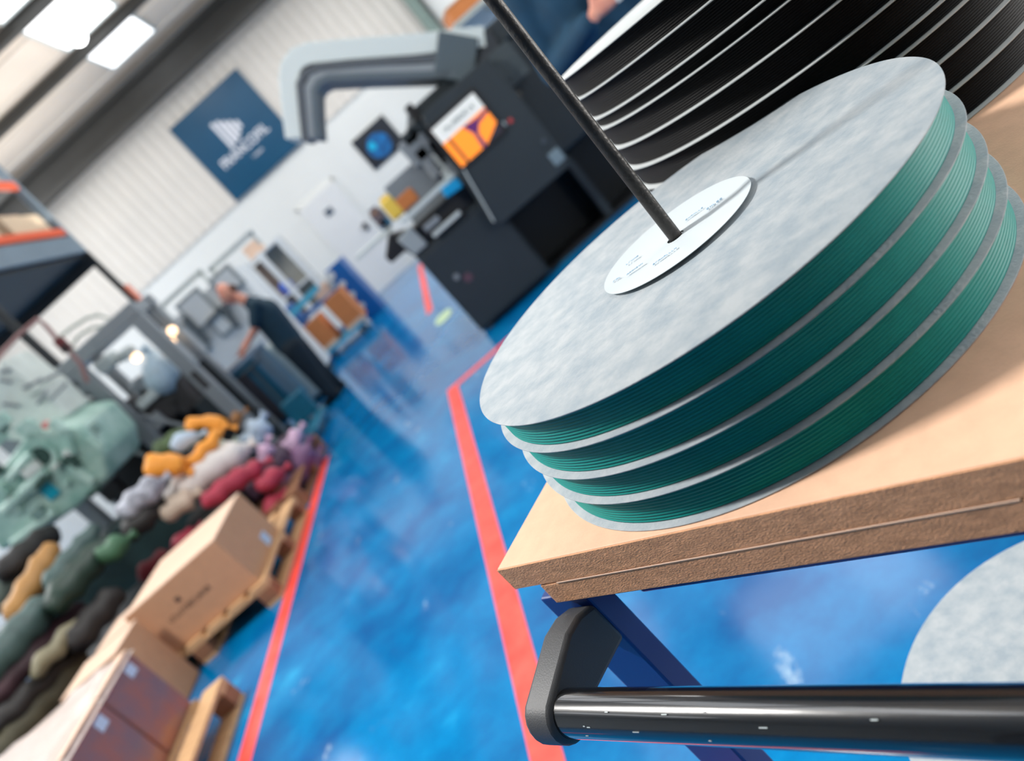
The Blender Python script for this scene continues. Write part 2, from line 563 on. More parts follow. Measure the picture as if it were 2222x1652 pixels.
for a in (.004, TW - .054):
    for b in (.006, TD - .03):
        part('leg', MB().box(a, a + .05, b, b + .024, .13, ZT - .046 if b < .1 and a < .1 else ZT - .047), navy_steel, t, bev=.002, local=True)
        w = part('castor', MB().box(a + .01, a + .04, b + .002, b + .022, .06, .13), grey_steel, t, local=True)
        part('wheel', MB().cyl((a + .012, b + .012, .0501), (a + .038, b + .012, .0501), .05, n=20), black_pl, w, local=True, smooth=True)
part('lower_shelf', MB().box(.20, TW - .06, .04, TD - .04, .16, .20), navy_steel, t, local=True)
part('shelf_support', MB().box(.03, TW - .03, .5, .54, .13, .16), navy_steel, t, local=True)
BB, BZ = -.0755, .85
part('push_bar', MB().cyl((.054, BB, BZ + .0005), (TW - .03, BB, BZ - .0145), .0172, n=40), bar_m, t, local=True, smooth=True, label='shiny black round push bar with small scratches')


def bracket(a0, a1, dz=0):
    m = MB()
    pts = []
    for k in range(13):                                   # lower round of the cup
        an = PI * 0.62 + PI * 1.16 * k / 12
        pts.append((BB + .0215 * math.cos(an), BZ + .0215 * math.sin(an)))
    pts += [(.0055, BZ - .02), (.0055, BZ + .021), (-.012, BZ + .029), (-.03, BZ + .031)]
    return m.prism([(a0, b, z + dz) for b, z in pts], (a1 - a0, 0, 0))


part('bar_bracket', bracket(.028, .057), black_soft, t, bev=.004, local=True, smooth=True)
part('bar_bracket', bracket(TW - .044, TW - .016, -.0145), black_soft, t, bev=.004, local=True, smooth=True)
for k in range(10):
    a = .07 + random.random() * .27
    an = PI * (.62 + .45 * random.random())
    part('scratch', MB().obox((a, BB + .01735 * math.cos(an), BZ + .0025 - .0258 * a + .01735 * math.sin(an)), (.0015 + random.random() * .004, 0, 0), (0, -.0007 * math.sin(an), .0007 * math.cos(an)), (0, .0002 * math.cos(an), .0002 * math.sin(an))), light_steel, t, local=True)


def spool(name, label, c, z0, z1, R, RW, mat_f, mat_w, ridges, top=False, bottom=True, seg=160, group=None):
    th = .0013
    t = thing(name, label, 'spool', (c[0], c[1], z0), 0, group)
    h = z1 - z0
    m = MB().ring([(.0075, 0), (R - .0006, 0), (R, .0004), (R, th - .0004), (R - .0006, th), (.0075, th)], seg)
    part('flange', m, mat_f, t, local=True, smooth=True, ang=50)
    prof = [(RW - .035, th)]
    a = (h - th) / ridges
    for i in range(ridges):
        zb = th + i * a
        prof += [(RW - .0011, zb + a * .02), (RW - .0001, zb + a * .28), (RW, zb + a * .5), (RW - .0001, zb + a * .72), (RW - .0011, zb + a * .98)]
    prof += [(RW - .035, h - .00005)]
    part('winding', MB().ring(prof, seg), mat_w, t, local=True, smooth=True, ang=80)
    part('core', MB().ring([(.0075, th), (.045, th), (.045, h - .0001), (.0075, h - .0001)], 48), core_m, t, local=True, smooth=True)
    if top:
        m = MB().ring([(.0075, h), (R - .0006, h), (R, h + .0004), (R, h + th - .0004), (R - .0006, h + th), (.0075, h + th)], seg)
        part('flange', m, mat_f, t, local=True, smooth=True, ang=50)
    return t


GC, GR = (.1315, .589), .2
gz = [1.0345, 1.0083, .9818, .9570, .9297]
glab = ['topmost green filament spool, its grey cover bearing a white round label', 'green filament spool second from the top of the green stack',
        'green filament spool third from the top of the green stack', 'lowest green filament spool, resting on the MDF board']
for k in range(4):
    s = spool('filament_spool', glab[k], GC, gz[k + 1], gz[k], GR, .1938, flange_m, green_f, 10, top=(k == 0), group='green filament spools')
    if k == 0:
        zt = gz[0] - gz[1] + .0013
        m = MB().ring([(.0075, .0012), (.030, .0004), (.055, .0014), (.0655, .0030), (.0668, .0033), (.0668, .0037), (.0655, .0035), (.055, .0019), (.030, .0009), (.0075, .0017)], 96, (0, 0, zt))
        lb = part('label', m, label_m, s, local=True, smooth=True, label='white round paper label with faint pale blue print')
        m = MB()
        ux = Vector((.75, -.25, 0)).normalized()
        uy = Vector((-ux.y, ux.x, 0))
        for (a, b, n, h, sd) in ((-.022, -.03, 9, .0028, 1), (-.045, -.012, 7, .0026, 2), (.012, .018, 7, .0028, 4), (.03, .006, 5, .0034, 8), (-.045, .014, 5, .003, 9), (-.058, -.005, 3, .003, 6)):
            glyphs(m, Vector((0, 0, zt + .0024 + (.0008 if abs(a) > .04 else 0))) + ux * a + uy * b, ux, uy, n, h, .85, sd)
        part('print', m, print_blue, lb, local=True)
single('spool_rod', MB().cyl((GC[0], GC[1], ZT + .0002), (GC[0], GC[1], 1.48), .0053, n=28), rod_m, 'thin upright dark steel rod through the green spool stack', 'rod', smooth=True)

BC, BR = (.4244, .8676), .2245
bz = [1.1700, 1.1440, 1.1170, 1.1042, 1.0780, 1.0502, 1.0230, 1.0095, .9838, .9574, .9297]
blab = ['topmost black filament spool showing its pale cover', 'black filament spool directly beneath the topmost black one', 'narrow black filament spool, third from the top of the black stack',
        'black filament spool just under the upper narrow one', 'black filament spool fifth from the top of the black stack', 'black filament spool just above the lower narrow one',
        'narrow black filament spool, fourth from the bottom of the black stack', 'black filament spool just under the lower narrow one', 'black filament spool second from the bottom of the black stack',
        'lowest black filament spool, resting on the board behind the green stack']
for k in range(10):
    z0, z1 = bz[k + 1], bz[k]
    s = spool('filament_spool', blab[k], BC, z0, z1, BR, .2175, flange_b, black_f, max(4, round((z1 - z0) / .0024)), top=(k == 0), seg=128, group='black filament spools')
    if k == 0:
        part('cover_label', MB().ring([(.0075, z1 - z0 + .0013), (.12, z1 - z0 + .0013), (.12, z1 - z0 + .0019), (.0075, z1 - z0 + .0019)], 64), label_m, s, local=True)
LC = (.195, .555)
for k in range(4):
    z0 = .2001 + k * .0627
    spool('filament_spool', ['lowest grey spool on the lower shelf of the trolley', 'grey spool second from the bottom on the lower trolley shelf', 'grey spool third from the bottom on the lower trolley shelf',
                             'pale grey round spool cover seen below the board, over the blue floor'][k], LC, z0, z0 + .0627, GR + .0015, .17, flange_m, black_f, 20, top=(k == 3), seg=96, group='grey spools on the lower shelf')


# ------------------------------------------------------------------ the black machine
Y0 = 5.80


def fr(px, py, y=Y0):
    p = at(px, py, y=y)
    return p.x, p.z


t = thing('extrusion_machine', 'black cabinet machine with a bright orange and white screen and a raised grey hood', 'machine', (.7, 6.6, 0))
part('base_cabinet', MB().box(-.27, .42, Y0, 7.4, .03, .77), charcoal, t, bev=.012)
part('cabinet_door', MB().box(-.25, .40, Y0 - .018, Y0 - .001, .06, .73), charcoal, t, bev=.006)
kx, kz = fr(990, 600)
kn = part('door_lock', MB().cyl((kx, Y0 - .018, kz), (kx, Y0 - .04, kz), .022), grey_steel, t, smooth=True)
part('warning_sticker', MB().cyl((kx + .06, Y0 - .018, kz - .06), (kx + .06, Y0 - .021, kz - .06), .035), M('dull_red_sticker', (92, 66, 78), .5), t)
part('recess_panel', MB().box(.42, 1.75, 6.3, 7.4, .03, .60), charcoal2, t)
part('recess_post', MB().box(1.02, 1.08, 5.95, 6.3, .03, .56), charcoal, t)
part('skirt', MB().box(-.22, 1.7, 5.95, 7.3, 0.0, .03), black_pl, t)
part('leg', MB().cyl((-.2, 5.9, 0), (-.2, 5.9, .03), .03), grey_steel, t)
part('upper_body', MB().box(.36, 1.75, 5.95, 7.4, .60, 1.55), charcoal, t, bev=.02)
YC = 5.62
cx0, cx1, cz0, cz1 = .305, 1.0, .545, 1.46
m = MB()
pts = []
for (qx, qz, a0) in ((cx1 - .06, cz0 + .06, -90), (cx1 - .02, cz1 - .02, 0), (cx0 + .1 + .02, cz1 - .02, 90), (cx0 + .07, cz0 + .07, 180)):
    rr = .06 if qz < .8 else .02
    for k in range(5):
        an = math.radians(a0 + 22.5 * k)
        pts.append((qx + rr * math.cos(an), YC, qz + rr * math.sin(an)))
pn = part('control_cabinet', m.prism(pts, (0, .33, 0)), charcoal, t, bev=.006)
part('edge_trim', MB().bar((cx0 + .012, YC - .006, cz0 + .06), (cx0 + .085, YC - .006, cz1 - .45), .022, .01), light_steel, pn)
sx0, sx1, sz0, sz1 = .392, .768, 1.03, 1.345
part('screen_frame', MB().box(sx0 - .03, sx1 + .03, YC - .014, YC, sz0 - .03, sz1 + .03), black_pl, pn, bev=.004)
scr = part('screen', MB().box(sx0, sx1, YC - .018, YC - .0145, sz0, sz1), M('screen_orange', (255, 142, 40), .4, emit=.75), t, label='lit screen with white heading, orange fields and purple branches')
part('screen_heading', MB().box(sx0, sx1, YC - .020, YC - .0182, sz1 - .118, sz1), M('screen_white', (222, 224, 220), .4, emit=.42), scr)
m = MB()
glyphs(m, (sx0 + .06, YC - .0206, sz1 - .078), (1, 0, 0), (0, 0, 1), 11, .034, .72, 6)
part('heading_letters', m, M('screen_grey_ink', (150, 160, 160), .5), scr)
pur = M('screen_purple', (88, 34, 96), .4, emit=.5)
ys = YC - .0202
m = MB()
mk = lambda L: [(a, ys, b) for a, b in L]
zc = sz1 - .12
m.prism(mk([(.565, zc), (.69, zc - .02), (.768, zc - .01), (.768, zc - .035), (.67, zc - .055), (.625, zc - .10), (.62, sz0), (.585, sz0), (.60, zc - .08)]), (0, .0012, 0))
part('screen_branches', m, pur, scr)
part('screen_bar', MB().box(.436, .457, ys, ys + .0012, sz0, zc), M('screen_brown', (110, 76, 60), .4), scr)
m = MB().prism(mk([(.62, sz0), (.768, sz0), (.768, sz0 + .07), (.70, sz0 + .035)]), (0, .0012, 0))
part('screen_shade', m, M('screen_dark', (52, 44, 60), .4), scr)
for (a, b, c, nm, w, h) in ((1090, 272, (190, 204, 206), 'button_plate', .05, .03), (1108, 262, (200, 70, 70), 'stop_button', .03, .03), (1208, 340, (120, 140, 150), 'rating_plate', .09, .10), (1180, 306, (70, 80, 88), 'key_switch', .035, .035)):
    qx, qz = fr(a, b, YC - .01)
    part(nm, MB().box(qx - w / 2, qx + w / 2, YC - .012, YC - .001, qz - h / 2, qz + h / 2), M(nm + '_mat', c, .5), pn, bev=.003)
# dark ducts and motors above the cabinet
qx, qz = fr(1078, 225, 5.75)
part('motor', MB().cyl((qx - .05, 5.72, qz + .12), (qx + .12, 5.72, qz - .1), .085, n=20), black_pl, t, smooth=True)
qx, qz = fr(1098, 150, 5.8)
part('filter_unit', MB().box(qx - .12, qx + .12, 5.75, 5.95, qz - .12, qz + .14).cyl((qx, 5.74, qz), (qx, 5.75, qz), .08), M('dark_grey_plastic', (62, 72, 76), .5), t, bev=.01)
part('body_column', MB().box(.90, 1.75, 5.9, 7.0, 1.46, 1.62), charcoal, t, bev=.02)
# bench part sticking out on the door side
qx, qz = fr(925, 480)
part('bench_beam', MB().box(-.27, .40, Y0 + .05, 6.4, .77, .93), black_pl, t, bev=.01)
P = [at(*q, y=Y0 + .1) for q in ((842, 512), (836, 560), (850, 572), (880, 545), (905, 560), (925, 535), (880, 500))]
part('tray_bracket', MB().prism(P, (0, .3, 0)), black_pl, t, bev=.008)
P = [at(*q, y=Y0 - .02) for q in ((862, 522), (900, 555), (928, 530), (890, 492))]
part('drive_box', MB().prism(P, (0, .2, 0)), M('mid_grey_box', (150, 160, 164), .5), t, bev=.008)
A, B = at(872, 484, y=Y0 - .05), at(985, 378, y=Y0 - .05)
part('rail', MB().bar(A, B, .05, .035), light_steel, t, bev=.004)
A, B = at(940, 512, y=Y0 - .04), at(998, 460, y=Y0 - .04)
part('rail', MB().bar(A, B, .05, .03), light_steel, t, bev=.004)
A, B = at(922, 498, y=Y0 - .03), at(952, 472, y=Y0 - .03)
part('rail', MB().bar(A, B, .04, .05), grey_steel, t, bev=.004)
A, B = at(962, 420, y=Y0 - .08), at(998, 395, y=Y0 - .08)
part('blue_unit', MB().bar(A, B, .09, .075), M('bright_blue_plastic', (0, 150, 206), .4), t, bev=.01, label='bright blue housing on the rail')
for (a, b, w, h, c) in ((905, 322, .2, .2, grey_steel), (930, 352, .1, .24, alu), (948, 335, .05, .2, black_pl), (955, 362, .06, .2, light_steel), (975, 365, .05, .16, grey_steel), (890, 300, .12, .1, charcoal), (900, 250, .06, .16, black_pl), (905, 280, .14, .09, charcoal)):
    qx, qz = fr(a, b, 6.0)
    part('guide_block', MB().box(qx - w / 2, qx + w / 2, 5.92, 6.08, qz - h / 2, qz + h / 2), c, t, bev=.01)
part('carriage_plate', MB().box(-.12, .38, 6.1, 6.2, .90, 1.28), grey_steel, t, bev=.01)
# the raised hood
def strap(px, w, mat, nm, y0, dep):
    P = [at(*q, y=y0) for q in px]
    n = len(P)
    L, R_ = [], []
    for i in range(n):
        d = (P[min(i + 1, n - 1)] - P[max(i - 1, 0)]).normalized()
        if 0 < i < n - 1:
            d1, d2 = (P[i] - P[i - 1]).normalized(), (P[i + 1] - P[i]).normalized()
            k = 1 / max(.5, math.cos(d1.angle(d2) / 2))
        else: k = 1
        nr = Vector((-d.z, 0, d.x)) * (w / 2 * k)
        L.append(P[i] + nr)
        R_.append(P[i] - nr)
    m = MB()
    vs = L + R_ + [v + Vector((0, dep, 0)) for v in L + R_]
    fs = []
    for i in range(n - 1):
        a, b, c, d = i, i + 1, n + i + 1, n + i
        o2 = 2 * n
        fs += [(a, b, c, d), (o2 + d, o2 + c, o2 + b, o2 + a), (a, o2 + a, o2 + b, b), (d, c, o2 + c, o2 + d)]
    fs += [(0, n, 3 * n, 2 * n), (n - 1, 3 * n - 1, 4 * n - 1, 2 * n - 1)]
    m.add(vs, fs)
    return part(nm, m, mat, hd, bev=.006)


hd = part('hood', MB().bar(at(1000, 120, y=6.2), at(1050, 125, y=6.2), .1, .3), light_steel, t, label='pale grey raised hood with a rounded corner')
strap([(641, 300), (634, 250), (626, 170), (630, 145), (645, 125), (670, 115), (760, 106), (900, 96), (1052, 78)], .135, M('hood_pale', (220, 229, 227), .45), 'hood_shell', 5.85, .55)
strap([(668, 296), (662, 240), (655, 195), (658, 172), (674, 153), (760, 145), (900, 133), (1020, 122)], .055, M('violet_grey', (180, 180, 190), .5), 'inner_lining', 5.95, .45)
strap([(662, 305), (655, 240), (650, 182), (662, 158), (690, 146), (800, 136), (900, 129), (1000, 122)], .05, M('hood_dark_grey', (88, 94, 100), .5), 'hood_seal', 5.83, .5)
strap([(676, 300), (672, 240), (668, 190), (680, 168), (700, 160), (800, 152), (900, 148), (1000, 140)], .05, M('hood_grey', (150, 158, 164), .5), 'inner_lining', 5.84, .45)
strap([(688, 300), (684, 250), (682, 195), (692, 178), (710, 169), (800, 165), (900, 162), (990, 160)], .05, M('hood_mid_grey', (92, 104, 112), .5), 'hood_seal', 5.82, .5)
part('hinge_arm', MB().bar(at(945, 120, y=5.9), at(1030, 135, y=5.9), .16, .3), M('hinge_grey', (82, 96, 104), .5), hd, bev=.01)
part('hinge_plate', MB().prism([at(*q, y=5.86) for q in ((985, 165), (1000, 195), (1075, 180), (1100, 120), (1060, 62), (1050, 95), (1030, 130))], (0, .3, 0)), M('hinge_dark', (50, 56, 64), .5), hd, bev=.01)

# small things on the machine bench
def blob(px, py, y, sx, sy, sz, mat, nm, lab, cat, bev=.02, grp=None):
    p = at(px, py, y=y)
    return single(nm, MB().box(p.x - sx / 2, p.x + sx / 2, y - sy / 2, y + sy / 2, p.z - sz / 2, p.z + sz / 2), mat, lab, cat, grp, bev=bev)


def bag(nm, lab, cat, ends, r, mat, flat=.75, parent_mat=None, grp=None, tie=True, lump=.05):
    """a soft filled bag along a line of 3D points, with gathered ends"""
    P = [Vector(e) for e in ends]
    Q = []
    for i in range(len(P) - 1):
        for k in range(7): Q.append(P[i].lerp(P[i + 1], k / 7))
    Q.append(P[-1])
    n = len(Q)
    rs = []
    for i in range(n):
        u = i / (n - 1)
        e = min(u, 1 - u)
        rs.append(r * min(1, (.35 + 1.0 * math.sqrt(max(0, e * 6)) * .65) if e < .16 else 1) * (1 + lump * math.sin(i * 2.3 + r * 50) * .5))
    m = MB().tube(Q, rs, 14)
    c = sum(Q, Vector()) / n
    for i, v in enumerate(m.v):
        k = i // 14
        a = Q[k]
        m.v[i] = Vector((v.x, v.y, a.z + (v.z - a.z) * flat)) + Vector((0, 0, .012 * math.sin(v.x * 37 + v.y * 23)))
    lo = min(v.z for v in m.v)
    t = thing(nm, lab, cat, (c.x, c.y, lo), 0, grp)
    part('sack_body', m, mat, t, smooth=True, ang=70)
    if tie:
        d = (Q[-1] - Q[-2]).normalized()
        part('gathered_end', MB().tube([Q[-1] - d * .02, Q[-1] + d * .03, Q[-1] + d * .07], [r * .32, r * .2, r * .42], 10), parent_mat or mat, t, smooth=True)
    return t


yt = 6.15
qb = at(850, 470, y=yt)
zt_ = at(838, 498, y=yt).z
part('tray', MB().box(-.62, -.28, 6.0, 6.4, zt_ - .03, zt_), light_steel, t, bev=.004)
pk = [(852, 452, .11, .17, M('yellow_film', (240, 206, 90), .4), 'packet', 'yellow film packet standing on the machine tray', 'packet'),
      (872, 420, .17, .12, card_o, 'packet', 'brown packet standing next to the yellow one on the machine tray', 'packet'),
      (822, 470, .10, .16, M('blue_brown_print', (24, 116, 160), .5, mott=.8, mscale=9, col2=(120, 84, 60)), 'packet', 'blue and brown printed packet leaning on the machine tray', 'packet'),
      (846, 498, .08, .10, label_m, 'packet', 'small white packet at the edge of the machine tray', 'packet')]
for i_, (a, b, sx, sz, mt, nm, lab, cat) in enumerate(pk):
    p = at(a, b, y=yt)
    z0 = zt_ + .0005 if i_ else zt_ + .0005
    t = thing(nm, lab, cat, (p.x, yt, z0), 0, 'packets on the machine tray')
    part('packet_body', MB().box(p.x - sx / 2, p.x + sx / 2, yt - .06, yt + .06, z0, z0 + sz), mt, t, bev=.02)
    part('top_fold', MB().box(p.x - sx / 2 + .015, p.x + sx / 2 - .015, yt - .01, yt + .01, z0 + sz - .005, z0 + sz + .025), mt, t)

# ------------------------------------------------------------------ people
def person_mesh(caps, vox=.011, sm=6):
    m = MB()
    for c in caps:
        if len(c) == 3: m.ball(c[0], c[1], c[2])
        else: m.capsule(*c)
    return m


def skin_part(nm, caps, mat, par, vox=.011, sm=5, **k):
    o = part(nm, person_mesh(caps), mat, par, smooth=True, ang=180, **k)
    r = o.modifiers.new('remesh', 'REMESH')
    r.mode = 'VOXEL'
    r.voxel_size = vox
    r.use_smooth_shade = True
    s_ = o.modifiers.new('smooth', 'SMOOTH')
    s_.factor = .5
    s_.iterations = sm
    return o


def hand_caps(w, d, side, s=1.0):
    """palm and five bent fingers from wrist w along d; side = the thumb's side"""
    w, d, side = Vector(w), Vector(d).normalized(), Vector(side).normalized()
    nrm = d.cross(side)
    c = []
    for k in (-1.2, -.4, .4, 1.2):
        c.append((w, w + d * .085 * s + side * (.017 * k * s), .017 * s, .013 * s))
    for k, ln in ((1.35, .068), (.45, .078), (-.45, .072), (-1.35, .055)):
        b = w + d * .09 * s + side * (.019 * k * s)
        k1 = b + (d * .9 + nrm * .25) * ln * .5 * s
        k2 = k1 + (d * .7 + nrm * .7) * ln * .5 * s
        c += [(b, k1, .0098 * s, .009 * s), (k1, k2, .009 * s, .0075 * s)]
    b = w + d * .03 * s + side * .022 * s
    k1 = b + (d * .6 + side * .8) * .045 * s
    k2 = k1 + (d * .9 + side * .3) * .035 * s
    c += [(b, k1, .013 * s, .011 * s), (k1, k2, .011 * s, .009 * s)]
    return c


SKIN = M('skin', (226, 164, 140), .5, mott=.1, mscale=14, col2=(206, 130, 112))


def person(lab, J, fwd, cloth, trouser, hairm, hair=True, shoes=None, k=1.0, sleeve='short', bald=False, hoop=0):
    """J: joints (world). fwd: where the face looks"""
    f = Vector(fwd).normalized()
    up = (J['head'] - J['neck']).normalized()
    f = (f - up * f.dot(up)).normalized()
    rt = f.cross(up)
    hc = J['head']
    feet = (J['ankle_l'] + J['ankle_r']) / 2
    t = thing('person', lab, 'person', (feet.x, feet.y, 0))
    R3 = Matrix((rt, f, up)).transposed()
    V = lambda a, b, c: hc + rt * a + f * b + up * c
    caps = [(hc, .105, (.76, .93, 1.12)), (V(0, .012, -.045), .088, (.74, .9, 1.0)), (V(0, .1, -.018), V(0, .118, -.032), .012, .014),
            (V(.078, -.01, -.01), .026, (.4, .8, 1.2)), (V(-.078, -.01, -.01), .026, (.4, .8, 1.2)), (V(.03, .082, .022), V(-.03, .082, .022), .014, .014),
            (V(.02, .083, -.066), V(-.02, .083, -.066), .010, .010), (V(0, .07, -.095), .03, (1, 1, .8)),
            (J['neck'], hc - up * .06, .058, .056)]
    sl, sr, hl, hr = J['sh_l'], J['sh_r'], J['hip_l'], J['hip_r']
    chest = (sl + sr) / 2 + (J['pelvis'] - J['neck']) * .22
    body = caps + [(J['neck'], chest, .06, .12), (sl, sr, .06, .06), (chest, J['pelvis'], .13, .135), (hl, hr, .1, .1)]
    for q in 'lr':
        body += [(J['sh_' + q], J['el_' + q], .052, .040), (J['el_' + q], J['wr_' + q], .040, .027),
                 (J['hip_' + q], J['knee_' + q], .085, .058), (J['knee_' + q], J['ankle_' + q], .056, .038)]
        wd_ = J.get('hd_' + q, (J['wr_' + q] - J['el_' + q]))
        body += hand_caps(J['wr_' + q], wd_, J.get('th_' + q, f), .95)
    skin_part('body', body, SKIN, t, .0085, 3)
    top = [(sl, sr, .073, .073), (chest + rt * .06, J['pelvis'] + rt * .05, .155, .15), (chest - rt * .06, J['pelvis'] - rt * .05, .155, .15), (J['neck'] - up * .03, chest, .078, .135),
           (sl, chest + rt * .06 * (1 if (sl - sr).dot(rt) > 0 else -1), .072, .13), (sr, chest - rt * .06 * (1 if (sl - sr).dot(rt) > 0 else -1), .072, .13)]
    for q in 'lr':
        e = J['el_' + q]
        if sleeve == 'short': top += [(J['sh_' + q], J['sh_' + q].lerp(e, .8), .07, .062)]
        else: top += [(J['sh_' + q], e, .074, .062), (e, J['wr_' + q].lerp(e, .06), .060, .042)]
    skin_part('jacket' if sleeve == 'long' else 'shirt', top, cloth, t, .012, 5)
    leg = [(hl, hr, .125, .125), (J['pelvis'], (hl + hr) / 2, .14, .13)]
    for q in 'lr': leg += [(J['hip_' + q], J['knee_' + q], .128, .098), (J['knee_' + q], J['ankle_' + q] - Vector((0, 0, .01)), .096, .08)]
    skin_part('trousers', leg, trouser, t, .013, 5)
    for q in 'lr':
        a = J['ankle_' + q]
        ff = Vector((f.x, f.y, 0)).normalized()
        skin_part('shoe', [(Vector((a.x, a.y, .045)) - ff * .05, Vector((a.x, a.y, .042)) + ff * .05, .044, .042), (Vector((a.x, a.y, .042)) + ff * .05, Vector((a.x, a.y, .034)) + ff * .16, .042, .034)], shoes or black_pl, t, .01, 3)
    if hair:
        hcaps = [(V(0, -.022, .012), .105, (.78, .9, .95)), (V(0, -.045, -.03), .08, (.8, .8, 1.0))] if not bald else [(V(0, -.045, -.03), .078, (.92, .72, .75))]
        skin_part('hair', hcaps, hairm, t, .01, 3)
    for sgn in (1, -1):
        part('eye', MB().ball(V(.03 * sgn, .094, .004), .0085, nu=8, nv=6), M('eye_dark', (40, 34, 32), .3), t, smooth=True)
    return t


A = lambda px, py, y: at(px, py, y=y)
yw = 8.6
J = dict(head=A(496, 634, yw) + Vector((-.02, 0, .01)), neck=A(537, 655, yw), sh_l=A(553, 664, yw - .19), sh_r=A(562, 658, yw + .19), pelvis=A(627, 742, yw), hip_l=A(632, 752, yw - .1), hip_r=A(640, 748, yw + .1),
         knee_l=A(672, 800, yw - .1), knee_r=A(690, 800, yw + .12), el_l=A(553, 712, yw - .22), el_r=A(556, 715, yw + .2), wr_l=A(532, 757, yw - .14), wr_r=A(528, 752, yw + .12))
J['ankle_l'] = Vector((J['knee_l'].x - .02, yw - .1, .08))
J['ankle_r'] = Vector((J['knee_r'].x + .02, yw + .13, .08))
J['hd_l'] = J['hd_r'] = Vector((-.8, 0, -.35))
J['th_l'], J['th_r'] = Vector((0, 1, .3)), Vector((0, -1, .3))
dark_cloth = M('dark_work_cloth', (18, 36, 48), .85, mott=.25, mscale=10)
person('man in dark work clothes leaning over a cart with both hands on its top', J, (-.9, 0, -.42), M('dark_teal_shirt', (16, 52, 70), .85, mott=.2, mscale=9), dark_cloth, M('short_hair', (96, 66, 54), .8), bald=True)

yn = 3.0
cx = .935
J = dict(head=Vector((cx, yn - .05, 1.66)), neck=Vector((cx, yn, 1.50)), sh_l=Vector((cx + .19, yn, 1.42)), sh_r=Vector((cx - .18, yn, 1.42)), pelvis=Vector((cx, yn, .98)), hip_l=Vector((cx + .1, yn, .93)), hip_r=Vector((cx - .1, yn, .93)),
         knee_l=Vector((cx + .11, yn - .02, .5)), knee_r=Vector((cx - .11, yn - .02, .5)), ankle_l=Vector((cx + .12, yn, .08)), ankle_r=Vector((cx - .12, yn, .08)),
         el_l=Vector((cx + .26, yn + .02, 1.14)), el_r=Vector((cx - .235, yn + .02, 1.14)), wr_l=Vector((cx + .16, yn - .2, 1.19)), wr_r=Vector((cx - .10, yn - .22, 1.19)))
J['hd_l'], J['hd_r'] = Vector((-.9, -.15, .15)), Vector((.9, -.15, .15))
J['th_l'] = J['th_r'] = Vector((0, .1, 1))
navy = M('navy_cloth', (2, 60, 88), .85, mott=.35, mscale=7, bump=.2, bscale=40)
pp = person('person in a navy work jacket standing behind the black spools, hands at the waist', J, (-.1, -1, -.15), navy, M('navy_trousers', (10, 34, 54), .85, mott=.3, mscale=8), M('brown_hair', (60, 44, 36), .8), sleeve='long')
m = MB().cyl((cx + .03, yn - .245, 1.175), (cx + .03, yn - .245, 1.265), .033, .04, 20)
t = thing('paper_cup', 'white paper cup held by the person in the navy jacket', 'cup', (cx + .03, yn - .245, 1.175))
part('cup_body', m, label_m, t, smooth=True)
part('rim', MB().ring([(.038, .088), (.0425, .088), (.0425, .093), (.038, .093)], 24), label_m, t, local=True)

# ------------------------------------------------------------------ pallets and goods beside the aisle
def pallet(x0, x1, y0, y1, lab, mat=None, h=.145):
    mat = mat or wood
    t = thing('pallet', lab, 'pallet', ((x0 + x1) / 2, (y0 + y1) / 2, 0))
    n = 7
    w = (x1 - x0) / (n + (n - 1) * .35)
    for i in range(n):
        a = x0 + i * w * 1.35
        part('deck_board', MB().box(a, a + w, y0, y1, h - .022, h), mat, t, bev=.003)
    for b in (y0, (y0 + y1) / 2 - .05, y1 - .1):
        part('stringer', MB().box(x0, x1, b, b + .1, h - .044, h - .0225), mat, t, bev=.003)
        for a in (x0, (x0 + x1) / 2 - .05, x1 - .1):
            part('block', MB().box(a, a + .1, b, b + .1, .0225, h - .0445), wood_d, t, bev=.003)
    for a in (x0, (x0 + x1) / 2 - .05, x1 - .1):
        part('bottom_board', MB().box(a, a + .1, y0, y1, 0, .022), mat, t, bev=.003)
    return t


pallet(-3.06, -1.985, 4.06, 5.28, 'wooden pallet under the large cardboard box')
HP = .146


def carton(lab, x0, x1, y0, y1, z0, z1, mat, flap, tape=True, grp=None):
    t = thing('cardboard_box', lab, 'box', ((x0 + x1) / 2, (y0 + y1) / 2, z0), 0, grp)
    part('carton', MB().box(x0, x1, y0, y1, z0, z1), mat, t, bev=.006)
    mid = (y0 + y1) / 2
    part('lid_flap', MB().box(x0, x1, y0, mid - .003, z1 + .0005, z1 + .006), flap, t, bev=.002)
    part('lid_flap', MB().box(x0, x1, mid + .003, y1, z1 + .0005, z1 + .006), flap, t, bev=.002)
    return t


cb = carton('large brown cardboard box lying closed on the pallet, a pale sticker on its end', -2.70, -2.03, 4.11, 4.80, HP, .485, card, card_l)
m = MB()
u = at(372, 1352, y=4.105)
v = at(490, 1262, y=4.105)
glyphs(m, Vector((u.x, 4.108, u.z)), (1, 0, 0), (0, 0, 1), 14, .024, .9, 11)
m.box(-2.43, -2.40, 4.107, 4.11, u.z + .06, u.z + .09)
part('printed_line', m, ink, cb)['kind'] = 'stuff'
st = at(577, 1168, x=-2.028)
part('end_sticker', MB().box(-2.03, -2.027, st.y - .05, st.y + .05, st.z - .04, st.z + .04), M('pale_blue_sticker', (186, 202, 222), .5), cb)
carton('small open-lidded brown box behind the left end of the large cardboard box', -2.98, -2.72, 4.14, 4.5, HP, .44, card_o, card_l)
carton('low pale cardboard box in front of the large one, at the pallet corner', -2.98, at(318, 1362, y=4.03).x, 3.70, 4.03, .0005, at(296, 1345, y=4.03).z, card, card_l)

